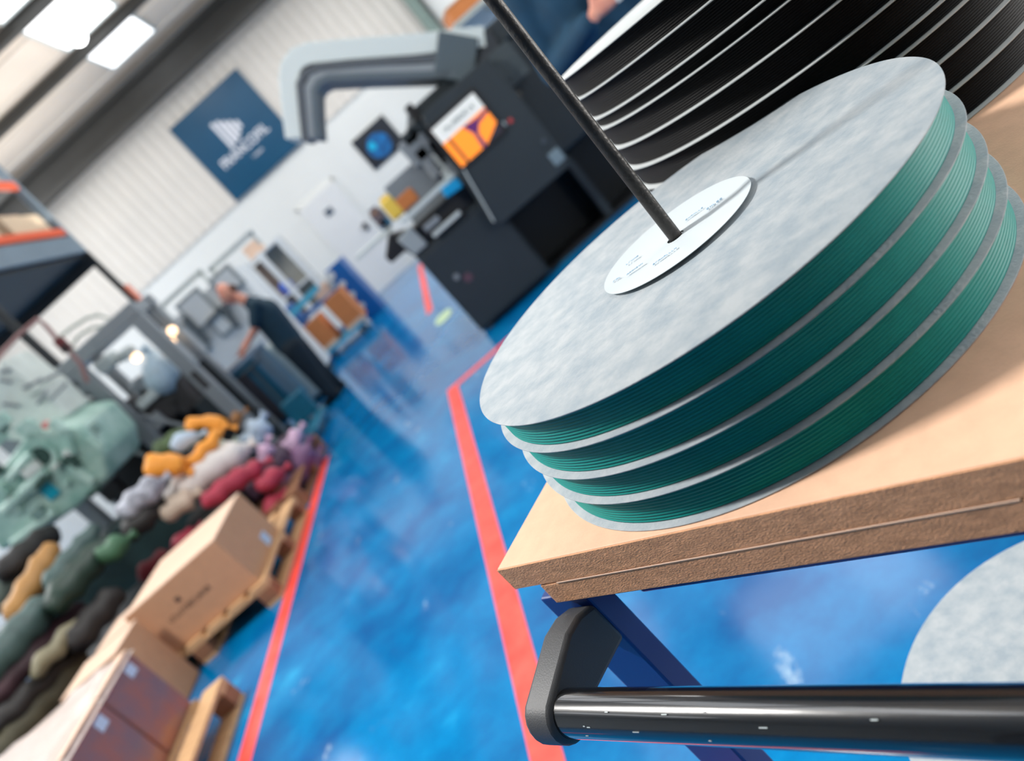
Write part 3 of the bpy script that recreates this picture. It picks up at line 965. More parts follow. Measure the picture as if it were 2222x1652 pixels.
# shrink-wrapped boxes on the nearest pallet
pallet(-3.15, -2.06, 1.9, 3.27, 'nearest wooden pallet, under the shrink-wrapped brown boxes')
wrap_m = M('clear_stretch_film', (235, 225, 222), .18, alpha=.28, bump=.9, bscale=14, spec=.8)
brown = M('wrapped_brown_card', (164, 96, 70), .4, mott=.4, mscale=5, col2=(128, 98, 100), coat=.5, bump=.3, bscale=25)
names = ['far', 'middle', 'near']
for i in range(3):
    ya = 3.265 - .345 * (i + 1)
    for j in range(2):
        xa = -2.235 - .45 * (j + 1)
        t = thing('wrapped_box', '%s brown box of the %s row on the shrink-wrapped pallet' % (names[i], 'aisle-side' if j == 0 else 'inner'), 'box', (xa + .225, ya + .17, HP), 0, 'shrink-wrapped boxes')
        part('carton', MB().box(xa + .002, xa + .448, ya + .004, ya + .341, HP, .525), brown, t, bev=.015)
        part('lid', MB().box(xa + .004, xa + .446, ya + .006, ya + .339, .5255, .530), card_l, t, bev=.004)
        part('box_sticker', MB().box(xa + .4485, xa + .4495, ya + .21, ya + .28,   .44, .49), M('pale_blue_sticker', (186, 202, 222), .5), t)
m = MB()
nx, ny = 14, 18
vs, fs = [], []
for i in range(nx):
    for j in range(ny):
        xx = -3.15 + .925 * i / (nx - 1)
        yy = 2.22 + 1.055 * j / (ny - 1)
        e = min(i, nx - 1 - i, j, ny - 1 - j)
        vs.append((xx, yy, .540 + .012 * math.sin(i * 1.9 + j) * math.cos(j * 1.3 - i) + .006 if e else .505))
for i in range(nx - 1):
    for j in range(ny - 1): fs.append((i * ny + j, (i + 1) * ny + j, (i + 1) * ny + j + 1, i * ny + j + 1))
m.add(vs, fs)
single('stretch_film', m, M('milky_stretch_film', (216, 203, 197), .25, alpha=.72, bump=1.0, bscale=16, spec=.8), 'milky crumpled stretch film over the wrapped brown boxes', 'film', smooth=True)

# soft sacks heaped on the far pallet
pallet(-3.15, -2.0, 5.42, 6.75, 'wooden pallet under the heap of coloured sacks', wood_d)
red = M('red_sack', (176, 52, 76), .6, mott=.2, mscale=9)
dred = M('dark_red_sack', (120, 34, 46), .65, mott=.25, mscale=9)
pur = M('purple_sack', (132, 96, 134), .6, mott=.25, mscale=8)
lil = M('lilac_sack', (214, 180, 208), .55, mott=.12, mscale=8)
ora = M('orange_sack', (246, 160, 56), .55, mott=.08, mscale=9)
whi = M('white_sack', (228, 222, 218), .55, mott=.08, mscale=6)
wbl = M('blue_white_sack', (186, 206, 226), .5, mott=.2, mscale=6)
lav = M('lavender_sack', (196, 200, 214), .55, mott=.45, mscale=16, col2=(120, 122, 132))
grn = M('dull_green_sack', (76, 98, 60), .65, mott=.4, mscale=9)
pgr = M('pale_green_sack', (190, 210, 196), .55, mott=.15, mscale=8)
blk = M('black_sack', (40, 38, 38), .6, mott=.3, mscale=8)
brn = M('brown_sack', (140, 96, 52), .65, mott=.2, mscale=8)
teal = M('grey_teal_sack', (74, 100, 98), .5, mott=.35, mscale=8)
tan = M('tan_sack', (184, 134, 72), .55, mott=.15, mscale=8)
G = 'heaped sacks'
L = [('sack', 'long red sack lying along the foot of the heap behind the cardboard box', [A(440, 1098, 5.5), A(500, 1050, 5.6), A(570, 1008, 5.75)], .085, red),
     ('sack', 'short red sack at the aisle end of the heap, above another red one', [A(560, 1062, 5.55), A(612, 1022, 5.7)], .08, red),
     ('sack', 'lowest short red sack at the aisle end, touching the pallet', [A(575, 1110, 5.5), A(632, 1068, 5.7)], .08, red),
     ('sack', 'red sack end showing left of the cardboard box top', [A(375, 1196, 5.65), A(425, 1150, 5.7)], .075, red),
     ('sack', 'dark red sack behind the small brown box', [A(300, 1255, 5.6), A(370, 1200, 5.65)], .08, dred),
     ('sack', 'thick white sack stretched across the middle of the heap', [A(365, 1095, 5.8), A(440, 1030, 5.85), A(535, 970, 6.0)], .135, whi),
     ('sack', 'cream end of a sack drooping under the thick white one', [A(345, 1118, 5.65), A(420, 1075, 5.7)], .10, M('cream_sack', (218, 200, 182), .6, mott=.15)),
     ('sack', 'bright orange bent sack lying on top of the heap', [A(312, 1012, 5.75), A(360, 1008, 5.75), A(398, 1020, 5.75)], .095, ora),
     ('sack', 'slim orange sack rising from the bent orange one', [A(398, 1022, 5.8), A(440, 980, 5.9), A(480, 935, 6.0)], .062, ora),
     ('sack', 'peach orange sack on the crest of the heap', [A(400, 925, 6.2), A(445, 915, 6.2), A(495, 925, 6.2)], .06, ora),
     ('sack', 'small brown sack tip at the back of the heap', [A(500, 922, 6.35), A(524, 900, 6.4)], .06, brn),
     ('sack', 'pale blue sack standing up behind the lilac ones', [A(530, 985, 6.3), A(555, 945, 6.35), A(568, 912, 6.4)], .12, wbl),
     ('sack', 'lavender mottled sack lying at the inner end of the heap', [A(262, 1118, 5.6), A(310, 1075, 5.6), A(352, 1042, 5.65)], .105, lav),
     ('sack', 'pale green sack under the slim orange one', [A(430, 1010, 6.05), A(500, 965, 6.15)], .1, pgr),
     ('sack', 'dull green sack between the two orange ones', [A(335, 985, 6.2), A(400, 950, 6.2), A(450, 935, 6.3)], .1, grn),
     ('sack', 'pale blue flat sack under the peach orange one', [A(370, 968, 6.05), A(430, 945, 6.1)], .075, wbl),
     ('sack', 'black sack under the lavender mottled one', [A(270, 1165, 5.55), A(340, 1100, 5.6)], .1, blk),
     ('sack', 'green sack between the black one and the dark rolls', [A(215, 1215, 5.3), A(275, 1170, 5.35)], .09, M('green_sack', (70, 116, 86), .6, mott=.3)),
     ('sack', 'lilac sack standing upright at the heap corner', [A(582, 1030, 6.0), A(575, 990, 6.0), A(580, 965, 6.0)], .07, lil),
     ('sack', 'taller lilac sack leaning at the far heap corner', [A(608, 1000, 6.2), A(632, 965, 6.2), A(650, 935, 6.25)], .075, lil),
     ('sack', 'purple sack hanging down the aisle side of the heap', [A(640, 1060, 6.0), A(650, 1010, 6.05), A(668, 965, 6.1)], .1, pur),
     ('sack', 'second purple sack bulging over the pallet edge', [A(655, 1075, 6.1), A(676, 1020, 6.2), A(690, 985, 6.3)], .085, pur),
     ('sack', 'purple sack base below the lilac pair', [A(605, 1050, 5.95), A(640, 1030, 6.0)], .09, pur)]
for nm, lab, ends, r, mt in L: bag(nm, lab, 'sack', ends, r, mt, .85, grp=G)
for i, (a, b, c, d, e, f_) in enumerate(((-3.1, -2.5, 5.46, 6.05, HP, .34), (-2.48, -2.06, 5.9, 6.5, HP, .36), (-3.1, -2.5, 6.08, 6.7, HP, .40))):
    t = thing('stacked_sack', ['dark flat sack at the bottom of the heap, by the cardboard box', 'dark flat sack at the bottom of the heap, on the aisle side', 'dark flat sack at the bottom far end of the heap'][i], 'sack', ((a + b) / 2, (c + d) / 2, e), 0, G)
    part('sack_body', MB().box(a, b, c, d, e, f_), [blk, M('plum_sack', (70, 50, 70), .6), blk][i], t, bev=.06)
    part('seam', MB().box(a - .02, a + .01, c + .05, d - .05, (e + f_) / 2 - .01, (e + f_) / 2 + .01), blk, t)

# dark rolls and film at the near inner side
t = thing('low_rack', 'low dark steel rack loaded with long rolls beyond the pallets', 'rack', (-4.2, 4.6, 0))
part('rack_deck', MB().box(-5.4, -3.2, 2.6, 6.3, .22, .26), charcoal2, t)
for a in (-5.3, -3.27):
    for b in (2.7, 6.2): part('leg', MB().box(a, a + .05, b, b + .05, 0, .22), charcoal2, t)
AX = lambda px, py, x: at(px, py, x=x)
for i, (lab, q0, q1, X, r, mt) in enumerate((
        ('tan roll lying slanted on the dark rolls', (22, 1345), (118, 1185), -3.7, .085, tan),
        ('pale teal film roll between the tan roll and the black sack', (100, 1275), (212, 1145), -3.45, .07, teal),
        ('grey green roll nearest the shrink-wrapped boxes', (-60, 1490), (112, 1300), -3.5, .10, teal),
        ('dark green roll behind the small brown box', (110, 1320), (232, 1180), -3.32, .10, M('dark_green_roll', (36, 62, 52), .5, mott=.4)),
        ('khaki roll in front of the grey green one', (70, 1465), (178, 1345), -3.28, .055, M('khaki_roll', (138, 132, 106), .5, mott=.3)),
        ('long olive roll lying lowest beside the stretch film', (-20, 1655), (185, 1430), -3.42, .10, M('olive_roll', (84, 80, 62), .6, mott=.35)),
        ('plum coloured roll under the grey green one', (-40, 1545), (180, 1315), -3.5, .07, M('plum_roll', (72, 46, 54), .6, mott=.3)),
        ('black roll along the inner pallet edge', (150, 1410), (255, 1285), -3.25, .09, blk),
        ('black roll between the khaki and the olive roll', (-20, 1590), (200, 1380), -3.38, .065, blk),
        ('black roll in the middle of the rack', (20, 1370), (200, 1195), -3.9, .09, blk),
        ('pale grey roll deepest on the rack, under the mint machine', (-40, 1330), (60, 1225), -4.1, .10, M('pale_grey_roll', (150, 170, 164), .5, mott=.4)),
        ('black roll deepest on the rack, over the pale grey one', (0, 1250), (118, 1152), -3.9, .10, blk))):
    P0, P1 = AX(*q0, X), AX(*q1, X)
    bag('roll', lab, 'roll', [P0, P0.lerp(P1, .5), P1], r, mt, 1.0, grp='rolls on the low rack', tie=False, lump=.03)

# ------------------------------------------------------------------ mint green machine
mint = M('mint_paint', (198, 226, 216), .4, mott=.4, mscale=2.6, col2=(128, 176, 164))
ym = 6.5
t = gran = thing('granulator', 'mint green machine with a round dark opening and a turquoise plate', 'machine', (-4.2, 6.9, 0))
part('machine_body', MB().prism([at(*q, y=ym) for q in ((60, 940), (170, 925), (226, 985), (236, 1040), (170, 1100), (100, 1150), (0, 1200), (-60, 1100))], (0, .85, 0)), mint, t, bev=.04)
c_ = at(88, 992, y=ym - .02)
part('round_opening', MB().cyl((c_.x, ym - .03, c_.z), (c_.x, ym + .02, c_.z), .075, n=24), M('dark_green_hole', (44, 74, 66), .6), t, bev=.004, smooth=True)
og = part('opening_ring', MB().ring([(.085, -.01), (.12, -.01), (.12, .01), (.085, .01)], 28), mint, t, local=True)
og.rotation_euler = (PI / 2, 0, 0)
og.location = Vector((c_.x, ym - .012, c_.z)) - Vector(t.location)
c_ = at(110, 1065, y=ym)
part('turquoise_plate', MB().obox((c_.x, ym - .015, c_.z), (.11, 0, 0), (0, .02, 0), (0, 0, .13)), M('turquoise', (0, 160, 186), .4), t, bev=.006)
c_ = at(104, 920, y=ym)
part('red_button', MB().cyl((c_.x, ym - .05, c_.z), (c_.x, ym, c_.z), .03), M('pale_red', (226, 140, 136), .4), t, smooth=True)
part('hopper', MB().prism([at(*q, y=ym + .3) for q in ((0, 780), (95, 850), (150, 905), (60, 960), (-80, 950))], (0, .5, 0)), M('pale_mint', (222, 232, 226), .4, mott=.2, mscale=4), t, bev=.03)
part('lower_frame', MB().box(-5.2, -3.36, 6.6, 7.38, .0, .70), M('dark_teal_steel', (40, 66, 66), .5, mott=.4, mscale=4), t, bev=.02)
for (p0, p1, r) in (((10, 1110), (100, 1020), .05), ((20, 1040), (70, 985), .04), ((150, 1010), (200, 1045), .04), ((30, 1180), (120, 1110), .045), ((140, 930), (160, 985), .03)):
    part('pipe', MB().cyl(at(*p0, y=ym - .05), at(*p1, y=ym - .03), r, n=14), mint, t, smooth=True)

rnd = random.Random(11)
for k in range(30):                                       # fittings over the front of the mint machine
    a, b = rnd.uniform(-10, 215), rnd.uniform(905, 1150)
    if b > 1195 - a * .45 or b < 880 + a * .2: continue
    p = at(a, b, y=ym - .02)
    w, h = rnd.uniform(.04, .16), rnd.uniform(.03, .14)
    part('fitting', MB().box(p.x - w / 2, p.x + w / 2, ym - .06 - .04 * rnd.random(), ym - .002, p.z - h / 2, p.z + h / 2), rnd.choice([mint, M('pale_mint', (0, 0, 0)), mint, mint, M('dark_green_hole', (0, 0, 0)), M('grey_mint', (120, 150, 144), .5), M('pale_mint', (0, 0, 0))]), gran, bev=.01)
for k in range(9):
    a, b = rnd.uniform(-10, 120), rnd.uniform(800, 880)
    p = at(a, b, y=ym + .28)
    q = at(a + rnd.uniform(20, 60), b - rnd.uniform(-10, 50), y=ym + .28)
    part('pipe', MB().tube([p, q], .014, 8), rnd.choice([light_steel, grey_steel, M('pale_mint', (0, 0, 0))]), gran, smooth=True)

# ------------------------------------------------------------------ framed machine enclosure
ye = 7.5
t = thing('machine_enclosure', 'grey aluminium framed enclosure with open bays around dark machinery', 'enclosure', (-3.4, 7.8, 0))
xs = [at(389, 782, y=ye).x, at(250, 885, y=ye).x, at(70, 1010, y=ye).x]
for xx in xs:
    part('post', MB().box(xx - .07, xx + .07, ye, ye + .1, 0, 1.92), alu, t, bev=.006)
    part('post', MB().box(xx - .05, xx + .05, ye + .5, ye + .6, 0, 1.92), alu, t, bev=.006)
for yy in (ye, ye + .5): part('rail', MB().box(xs[2] - .3, xs[0] + .07, yy, yy + .1, 1.925, 2.05), alu, t, bev=.006)
for xx in xs: part('rail', MB().box(xx - .04, xx + .04, ye + .1, ye + .5, 1.93, 2.03), alu, t, bev=.006)
part('rail', MB().box(xs[2], xs[1] - .07, ye + .01, ye + .08, 1.72, 1.80), alu, t, bev=.006)
part('base_frame', MB().box(xs[2] - .2, xs[0] + .05, ye + .12, ye + .48, .0, .55), charcoal2, t, bev=.01)
dk = M('dark_machine_grey', (58, 56, 58), .5, mott=.35, mscale=5)
for (a, b, w, h, dd, mt, nm) in ((345, 885, .42, .34, .4, dk, 'drive_housing'), (280, 940, .5, .5, .4, dk, 'drive_housing'), (215, 930, .34, .5, .35, dk, 'gear_housing'), (390, 855, .24, .4, .35, dk, 'gear_housing'),
                             (320, 850, .2, .16, .3, alu, 'die_block'), (230, 790, .2, .14, .3, light_steel, 'die_block'), (270, 770, .14, .10, .3, light_steel, 'sensor_box'), (310, 845, .16, .24, .3, grey_steel, 'die_block')):
    p = at(a, b, y=ye + .2)
    part(nm, MB().box(p.x - w / 2, p.x + w / 2, ye + .14, ye + .14 + dd * .75, p.z - h / 2, p.z + h / 2), mt, t, bev=.04)
rnd = random.Random(5)
for k in range(26):                                       # machine innards between the posts
    xx = xs[2] + (xs[0] - xs[2]) * (.05 + .9 * rnd.random())
    zz = .6 + .75 * rnd.random() ** 1.2
    w, h = .06 + .16 * rnd.random(), .06 + .18 * rnd.random()
    mt = rnd.choice([dk, dk, black_pl, charcoal, dk, alu, light_steel])
    if rnd.random() < .6: part('machine_block', MB().box(xx - w, xx + w, ye + .08, ye + .08 + .1 * rnd.random() + .05, zz - h / 2, zz + h / 2), mt, t, bev=.015)
    else: part('hose', MB().tube([(xx - w, ye + .1, zz), (xx, ye + .07, zz + h * .5), (xx + w, ye + .12, zz - h)], .022, 8), mt, t, smooth=True)
part('dark_backing', MB().box(xs[2], xs[0], ye + .49, ye + .5, .5, 1.25), charcoal2, t)
for (a, b, r, mt) in ((180, 890, .10, light_steel), (232, 968, .06, grey_steel), (300, 905, .07, grey_steel), (268, 980, .05, dk), (345, 815, .06, light_steel), (372, 860, .06, dk)):
    p = at(a, b, y=ye + .2)
    part('roller', MB().cyl((p.x, ye + .12, p.z), (p.x, ye + .34, p.z), r, n=20), mt, t, smooth=True)
for (a, b) in ((296, 776), (374, 718), (372, 742)):
    p = at(a, b, y=ye + .3)
    part('warm_lamp', MB().ball((p.x, ye + .3, p.z), .045), warm, t, smooth=True, label='small warm glowing lamp')
p = at(375, 852, y=ye - .02)
part('slot', MB().box(xs[0] - .03, xs[0] + .03, ye - .006, ye, p.z - .18, p.z + .02), dk, t)
t = thing('film_bag', 'pale blue translucent plastic bag hanging inside the framed enclosure', 'bag', (-2.95, ye + .25, .9))
m = MB()
Q = [at(328, 765, y=ye + .2), at(340, 790, y=ye + .2), at(352, 820, y=ye + .2), at(362, 850, y=ye + .2)]
part('bag_body', m.tube(Q, [.05, .14, .17, .12], 14), M('pale_blue_film', (196, 220, 236), .3, mott=.3, mscale=7, bump=.6, bscale=20), t, smooth=True, ang=80)
part('bag_neck', MB().tube([Q[0] + Vector((0, 0, .0)), Q[0] + Vector((-.03, 0, .08))], [.03, .05], 10), M('pale_blue_film', (0, 0, 0)), t, smooth=True)
# cables and a signal mast above it
P_ = [at(*q, y=7.0) for q in ((-20, 800), (5, 765), (40, 728), (82, 692), (100, 708), (125, 738), (150, 762), (175, 790), (190, 830))]
part('hose', MB().tube(P_, .02, 10), M('hose_red_grey', (150, 112, 110), .5), gran, smooth=True, label='thin dull red hose arch')
part('valve', MB().cyl(at(124, 736, y=7.0), at(150, 762, y=7.0), .046, n=14), M('valve_red', (120, 30, 34), .4, mott=.7, mscale=12, col2=(24, 20, 22)), gran, smooth=True, label='red and black valve')
loop = thing('cable_loop', 'grey green cable loop arching over the top of the enclosure', 'cable', at(215, 700, y=7.9))
P_ = [at(*q, y=7.9) for q in ((125, 735), (160, 708), (190, 690), (212, 684), (240, 692), (225, 708), (200, 712), (170, 730), (150, 760))]
part('cable', MB().tube(P_, .014, 8), M('cable_grey_green', (150, 162, 152), .5), loop, smooth=True)
part('clip', MB().box(xs[1] - .06, xs[1] + .06, 7.86, 7.94, 2.03, 2.06), alu, loop)
p0 = at(150, 760, y=7.9)
part('cable', MB().tube([p0, Vector((p0.x + .1, 7.9, 2.04))], .014, 8), M('cable_grey_green', (150, 162, 152)), loop)

# second enclosure of white framed cabinets farther back
y2 = 10.6
t = thing('white_machine', 'tall white machine with grey framed windows behind the working man', 'machine', (-3.6, 11.2, 0))
xa, xb = at(395, 700, y=y2).x, at(512, 598, y=y2).x
zt2 = at(470, 605, y=y2).z
part('cabinet', MB().box(xa - .5, xb, y2 + .1, y2 + .75, .1, zt2), M('off_white_paint', (220, 224, 224), .5, mott=.05), t, bev=.02)
part('plinth', MB().box(xa - .45, xb - .05, y2 + .15, y2 + .7, 0, .1), charcoal, t)
for (a, b, w, h) in ((430, 672, .40, .46), (492, 612, .36, .34), (478, 700, .26, .36), (410, 745, .34, .5)):
    p = at(a, b, y=y2 + .06)
    wdw = part('window_frame', MB().box(p.x - w / 2, p.x + w / 2, y2 + .06, y2 + .1, p.z - h / 2, p.z + h / 2), M('mid_grey_frame', (152, 160, 162), .5), t, bev=.008)
    part('pane', MB().box(p.x - w / 2 + .05, p.x + w / 2 - .05, y2 + .05, y2 + .058, p.z - h / 2 + .05, p.z + h / 2 - .05), M('pale_pane', (226, 230, 230), .2), wdw)
for (a, b, c, d) in ((400, 688, 455, 742), (490, 668, 520, 712), (450, 700, 500, 650)):
    part('strut', MB().bar(at(a, b, y=y2 + .02), at(c, d, y=y2 + .02), .07, .05), M('dark_grey_bar', (88, 96, 100), .5), t)
for (a, b, c) in ((390, 630, 40), (500, 545, 30)):
    p = at(a, b, y=y2 + .4)
    part('guard_rail', MB().box(p.x - .4, p.x + .4, y2 + .4, y2 + .45, p.z - .03, p.z + .03).box(p.x - .38, p.x - .34, y2 + .4, y2 + .45, zt2 - .02, p.z).box(p.x + .34, p.x + .38, y2 + .4, y2 + .45, zt2 - .02, p.z), light_steel, t)

# ------------------------------------------------------------------ the cart the man leans on
yc = 8.25
x0, x1 = at(463, 845, y=yc).x, at(540, 782, y=yc).x + .03
zc_ = at(505, 812, y=yc).z
t = thing('tool_cart', 'blue grey tool cart with a dark front panel under the man\'s hands', 'cart', ((x0 + x1) / 2, yc + .4, 0))
part('cart_body', MB().box(x0, x1, yc, yc + .75, .2, zc_), M('teal_blue_steel', (10, 92, 124), .45, mott=.2, mscale=4), t, bev=.015)
part('front_panel', MB().box(x0 + .03, x1 - .15, yc - .015, yc - .001, .25, zc_ - .06), M('dark_slate', (58, 56, 64), .5), t, bev=.006)
part('worktop', MB().box(x0 - .02, x1 + .02, yc - .02, yc + .77, zc_ + .001, zc_ + .04), M('blue_grey_top', (120, 150, 176), .45), t, bev=.006)
part('rubber_mat', MB().box(x0 + .02, x1 - .05, yc + .02, yc + .6, zc_ + .041, zc_ + .05), M('brown_mat', (74, 52, 48), .7), t)
for a in (x0 + .06, x1 - .06):
    for b in (yc + .08, yc + .67):
        w = part('castor', MB().box(a - .02, a + .02, b - .02, b + .02, .1, .2), grey_steel, t)
        part('wheel', MB().cyl((a - .02, b, .055), (a + .02, b, .055), .055, n=16), black_pl, w, smooth=True)
p = at(448, 806, y=yc + .3)
single('bottle_cap', MB().cyl((x0 + .05, yc + .1, zc_ + .0505), (x0 + .05, yc + .1, zc_ + .11), .035, n=16), M('vivid_blue', (20, 100, 220), .4), 'small vivid blue cap standing on the cart end', 'cap', smooth=True, bev=.004)
t = thing('grey_cabinet', 'pale grey metal cabinet between the cart and the working man\'s legs', 'cabinet', (-2.55, 9.4, 0))
p, q = at(575, 790, y=9.3), at(650, 850, y=9.3)
part('cabinet_shell', MB().box(p.x - .05, q.x + .25, 9.3, 9.8, .06, p.z + .12), M('pale_cabinet', (186, 200, 200), .5, mott=.1), t, bev=.01)
part('plinth', MB().box(p.x, q.x + .2, 9.35, 9.75, 0, .06), charcoal, t)
part('cabinet_door', MB().box(p.x - .03, p.x + .27, 9.285, 9.299, .1, p.z + .08), M('pale_cabinet', (0, 0, 0)), t, bev=.004)
t = thing('pallet_truck', 'teal hand pallet truck standing on the floor before the cart', 'pallet truck', (-2.35, 7.7, 0))
tl = M('teal_steel', (20, 110, 140), .45, mott=.3, mscale=6)
for a in (-2.42, -2.20): part('fork', MB().box(a, a + .13, 7.15, 7.95, .07, .12), tl, t, bev=.01)
part('pump_housing', MB().box(-2.43, -2.15, 7.95, 8.1, .12, .40), tl, t, bev=.02)
part('handle', MB().tube([(-2.4, 8.05, .4), (-2.4, 8.12, .7), (-2.4, 8.16, .86)], .016, 8).cyl((-2.52, 8.16, .87), (-2.28, 8.16, .87), .016), charcoal, t, smooth=True)
part('wheel', MB().cyl((-2.46, 8.02, .07), (-2.34, 8.02, .07), .07, n=16), label_m, t, smooth=True)
for a in (-2.58, -2.26): part('wheel', MB().cyl((a, 7.22, .035), (a + .05, 7.22, .035), .035, n=12), black_pl, t, smooth=True)
t = thing('white_roller', 'small white wheel lying on the blue floor by the man\'s shoe', 'wheel', at(708, 882, z=.0005))
c_ = at(708, 882, z=0)
part('tyre', MB().ring([(.02, 0), (.075, 0), (.08, .02), (.075, .05), (.02, .05)], 24, (c_.x, c_.y, .0005)), label_m, t, smooth=True)
part('hub', MB().cyl((c_.x, c_.y, .0005), (c_.x, c_.y, .055), .02), grey_steel, t)

# ------------------------------------------------------------------ blue rack with boxes by the back wall
yr = 12.6
p = at(812, 655, y=yr)
xr1 = at(806, 640, y=yr).x
t = thing('blue_rack', 'blue steel rack with white discs down its side post, near the back wall', 'rack', (-2.4, yr + .3, 0))
blu = M('rack_blue', (0, 92, 164), .4, mott=.12, mscale=4)
zr = at(730, 568, y=yr).z
part('side_panel', MB().box(xr1 - .30, xr1, yr, yr + .06, .0, zr), blu, t, bev=.01)
part('side_panel', MB().box(xr1 - 1.2, xr1 - 1.1, yr, yr + .06, .0, zr), blu, t, bev=.01)
part('side_panel', MB().box(xr1 - .06, xr1, yr + .06, yr + .8, .0, zr), blu, t, bev=.01)
part('side_panel', MB().box(xr1 - 1.2, xr1 - 1.14, yr + .06, yr + .8, .0, zr), blu, t, bev=.01)
part('shelf_board', MB().box(xr1 - 1.1, xr1 - .06, yr + .06, yr + .8, zr - .35, zr - .30), blu, t, bev=.006)
part('shelf_front', MB().bar(at(625, 690, y=yr - .02), at(690, 622, y=yr - .02), .10, .03, (0, 1, 0)), M('light_blue_steel', (70, 170, 206), .4), t)
part('shelf_board', MB().box(xr1 - 1.1, xr1 - .06, yr + .06, yr + .8, .12, .17), blu, t, bev=.006)
for (a, b, r) in ((716, 600, .08), (743, 617, .055), (764, 640, .055), (785, 664, .055)):
    p = at(a, b, y=yr - .01)
    part('white_disc', MB().cyl((min(p.x, xr1 - .05), yr - .03, p.z), (min(p.x, xr1 - .05), yr, p.z), r, n=18), label_m, t, smooth=True)
yo = 11.6
t = thing('dolly', 'blue wheeled dolly under the two orange brown boxes', 'dolly', (-2.35, yo + .3, 0))
p, q = at(700, 775, y=yo), at(785, 705, y=yo)
part('deck', MB().box(p.x - .1, q.x + .02, yo - .05, yo + .7, .12, .17), M('light_blue_steel', (70, 170, 206), .4), t, bev=.006)
for a in (p.x, q.x - .08):
    for b in (yo + .05, yo + .6): part('wheel', MB().cyl((a, b, .06), (a + .04, b, .06), .06, n=14), black_pl, t, smooth=True)
for i, (a, b, c, d, lab) in enumerate((((735), 640, 745, 716, 'orange brown box nearer the blue rack, on the dolly'), (668, 690, 715, 745, 'orange brown box nearer the working man, on the dolly'))):
    P, Q = at(a, b, y=yo), at(c, d, y=yo)
    w = .31
    cxx = (at(744, 672, y=yo).x if i == 0 else at(688, 722, y=yo).x)
    tb = thing('cardboard_box', lab, 'box', (cxx, yo + .3, .171), 0, 'orange boxes on the dolly')
    part('carton', MB().box(cxx - w / 2, cxx + w / 2, yo + .01, yo + .6, .171, .72 - .08 * i), card_o, tb, bev=.008)
    part('lid_flap', MB().box(cxx - w / 2, cxx + w / 2, yo + .01, yo + .3, .721 - .08 * i, .728 - .08 * i), wood_d, tb)
    part('bottom_tape', MB().box(cxx - w / 2, cxx + w / 2, yo + .003, yo + .0095, .18, .24), card_l, tb)

# shelving unit with oddments against the wall, seen past the man's back
ys_ = 13.9
t = thing('shelf_unit', 'white framed shelving with brown and grey bays beside the blue rack', 'shelf', (-2.9, ys_ + .3, 0))
fx = [at(552, 582, y=ys_).x, at(600, 610, y=ys_).x, at(610, 520, y=ys_).x]
z1_ = at(600, 512, y=ys_).z
xl, xm, xr_ = at(542, 590, y=ys_).x, at(597, 590, y=ys_).x, at(640, 560, y=ys_).x
wf = M('white_frame', (214, 220, 222), .5)
for xx in (xl, xm, xr_): part('upright', MB().box(xx - .05, xx + .05, ys_, ys_ + .05, 0, z1_), wf, t, bev=.005)
part('back_panel', MB().box(xl, xm, ys_ + .45, ys_ + .48, .6, z1_ - .1), M('brown_bay', (118, 100, 88), .7, mott=.2), t)
part('back_panel', MB().box(xm, xr_, ys_ + .45, ys_ + .48, .6, z1_), M('grey_bay', (140, 140, 132), .7, mott=.2), t)
for zz in (.6, 1.1, z1_ - .06): part('shelf_board', MB().box(xl, xr_, ys_ + .05, ys_ + .45, zz, zz + .04), wf, t)
for (a, b, w, h, mt, nm, lab, cat) in ((562, 552, .3, .22, card_l, 'cardboard_box', 'pale box on the shelving top, next to the white frame', 'box'), (612, 612, .2, .2, M('vivid_blue', (20, 100, 220)), 'blue_helmet', 'vivid blue rounded helmet on the shelving', 'helmet'),
                                    (670, 600, .26, .18, card_l, 'cardboard_box', 'small pale box on the blue rack top', 'box'), (692, 572, .22, .15, light_steel, 'grey_tin', 'pale grey tin at the top of the blue rack post', 'tin'), (618, 655, .16, .14, label_m, 'white_jar', 'round white jar on the shelf edge behind the man', 'jar')):
    yy = ys_ + .2 if a < 650 else yr + .3
    p = at(a, b, y=yy)
    zb = [z for z in (.64, 1.14, z1_ - .02) if z <= p.z + .02] if a < 650 else [zr - .2999]
    zb = (zb[-1] if zb else .64) + .0008 if a < 650 else zr - .2992
    if nm == 'blue_helmet' or nm == 'white_jar':
        tt = thing(nm, lab, cat, (p.x, yy, zb))
        m = MB().ball((p.x, yy, zb + h * .6), w * .62, (1, 1, .95))
        part('shell', m, mt, tt, smooth=True)
        part('brim', MB().ring([(w * .45, 0), (w * .72, 0), (w * .72, .02), (w * .45, .02)], 20, (p.x, yy, zb)), mt, tt)
    else:
        tt = thing(nm, lab, cat, (p.x, yy, zb))
        part('carton', MB().box(p.x - w / 2, p.x + w / 2, yy - .12, yy + .12, zb, zb + h), mt, tt, bev=.01)
        part('lid', MB().box(p.x - w / 2, p.x + w / 2, yy - .12, yy + .12, zb + h + .0005, zb + h + .012), mt, tt)

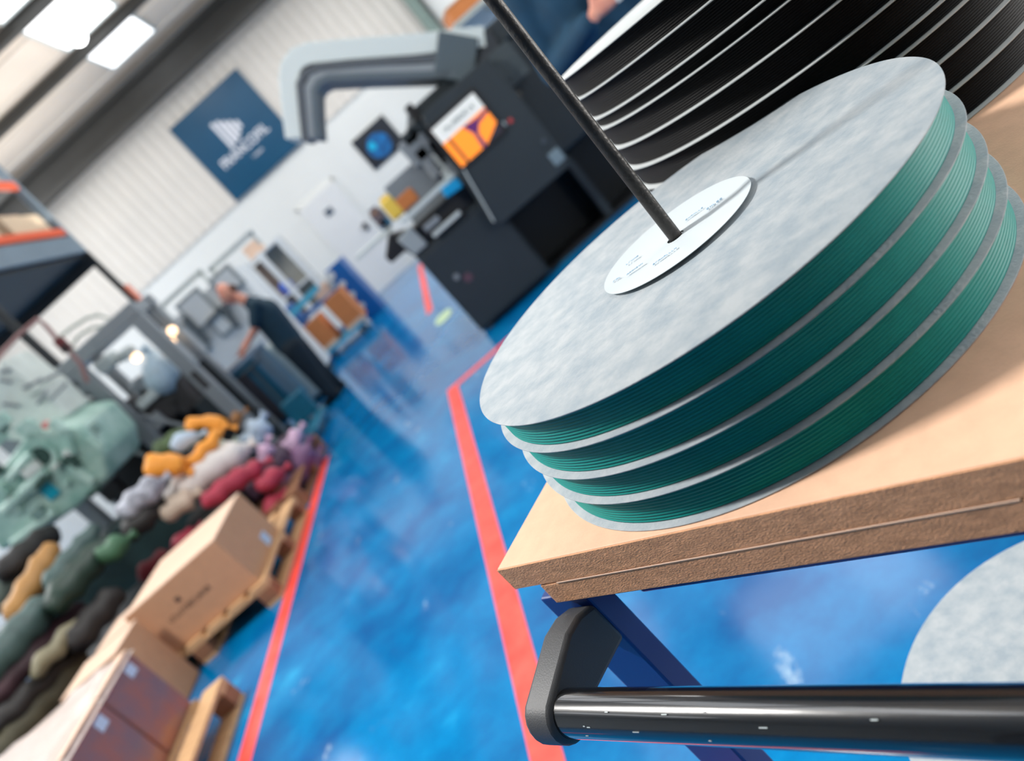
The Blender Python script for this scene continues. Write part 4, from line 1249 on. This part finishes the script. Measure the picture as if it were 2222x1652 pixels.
# ------------------------------------------------------------------ pallet racking with orange beams, upper storey
XK = -3.8
t = thing('storage_rack', 'tall storage rack with orange beams and a grey blue edge, high above the machines', 'rack', (-4.6, 9.0, 0))
gb = M('grey_blue_steel', (116, 134, 148), .5, mott=.12, mscale=3)
orange = M('orange_beam', (234, 96, 56), .45, mott=.1, mscale=3)
part('edge_beam', MB().box(XK - .06, XK, 8.3, 11.5, 3.33, 3.60), gb, t, bev=.008)
part('deck', MB().box(-6.0, XK - .06, 8.3, 11.5, 3.28, 3.36), charcoal2, t)
part('end_beam', MB().box(-6.0, XK - .06, 11.44, 11.5, 3.13, 3.28), charcoal2, t)
z2 = at(110, 500, x=XK).z
part('beam', MB().box(XK - .05, XK, 8.3, 11.4, 3.63, 3.74), orange, t, bev=.006, label='orange rack beam')
p = at(30, 402, x=XK)
part('beam', MB().box(XK - .05, XK, 8.3, 11.4, p.z - .06, p.z + .06), orange, t, bev=.006, label='orange rack beam')
part('deck', MB().box(-6.0, XK - .05, 8.3, 11.4, p.z - .02, p.z + .03), charcoal2, t)
part('upright', MB().box(XK - .10, XK, 11.40, 11.50, 3.60, 5.2), gb, t, bev=.006)
part('upright', MB().box(XK - .08, XK, 11.43, 11.50, 0, 3.33), charcoal2, t, bev=.006)
part('upright', MB().box(XK - .08, XK, 8.32, 8.39, 0, 3.33), charcoal2, t, bev=.006)
part('upright', MB().box(-6.0, -5.92, 11.43, 11.50, 0, 5.2), gb, t, bev=.006)
part('upright', MB().box(-6.0, -5.92, 8.32, 8.39, 0, 5.2), gb, t, bev=.006)
pc = at(290, 640, x=XK)
part('corner_guard', MB().box(XK + .001, XK + .05, 11.40, 11.52, pc.z - .16, pc.z + .16), M('salmon_guard', (244, 150, 124), .5), t, bev=.006, label='salmon post guard')
for i, yy in enumerate((9.15, 10.05)):
    tb = thing('cardboard_box', ['tan box on the rack behind the orange beam, near the dark gap', 'tan box on the rack at the end by the ribbed wall'][i], 'box', (-4.35, yy + .5, 3.361), 0, 'tan boxes on the rack')
    part('carton', MB().box(-4.9, -3.88, yy + .02 + .25 * i, yy + .86 + .45 * i, 3.361, 4.05), M('tan_card', (212, 190, 162), .8), tb, bev=.01)
    part('lid_flap', MB().box(-4.9, -3.88, yy + .02 + .25 * i, yy + .44 + .35 * i, 4.0505, 4.06), card_l, tb)
print('objects', len(S.objects))
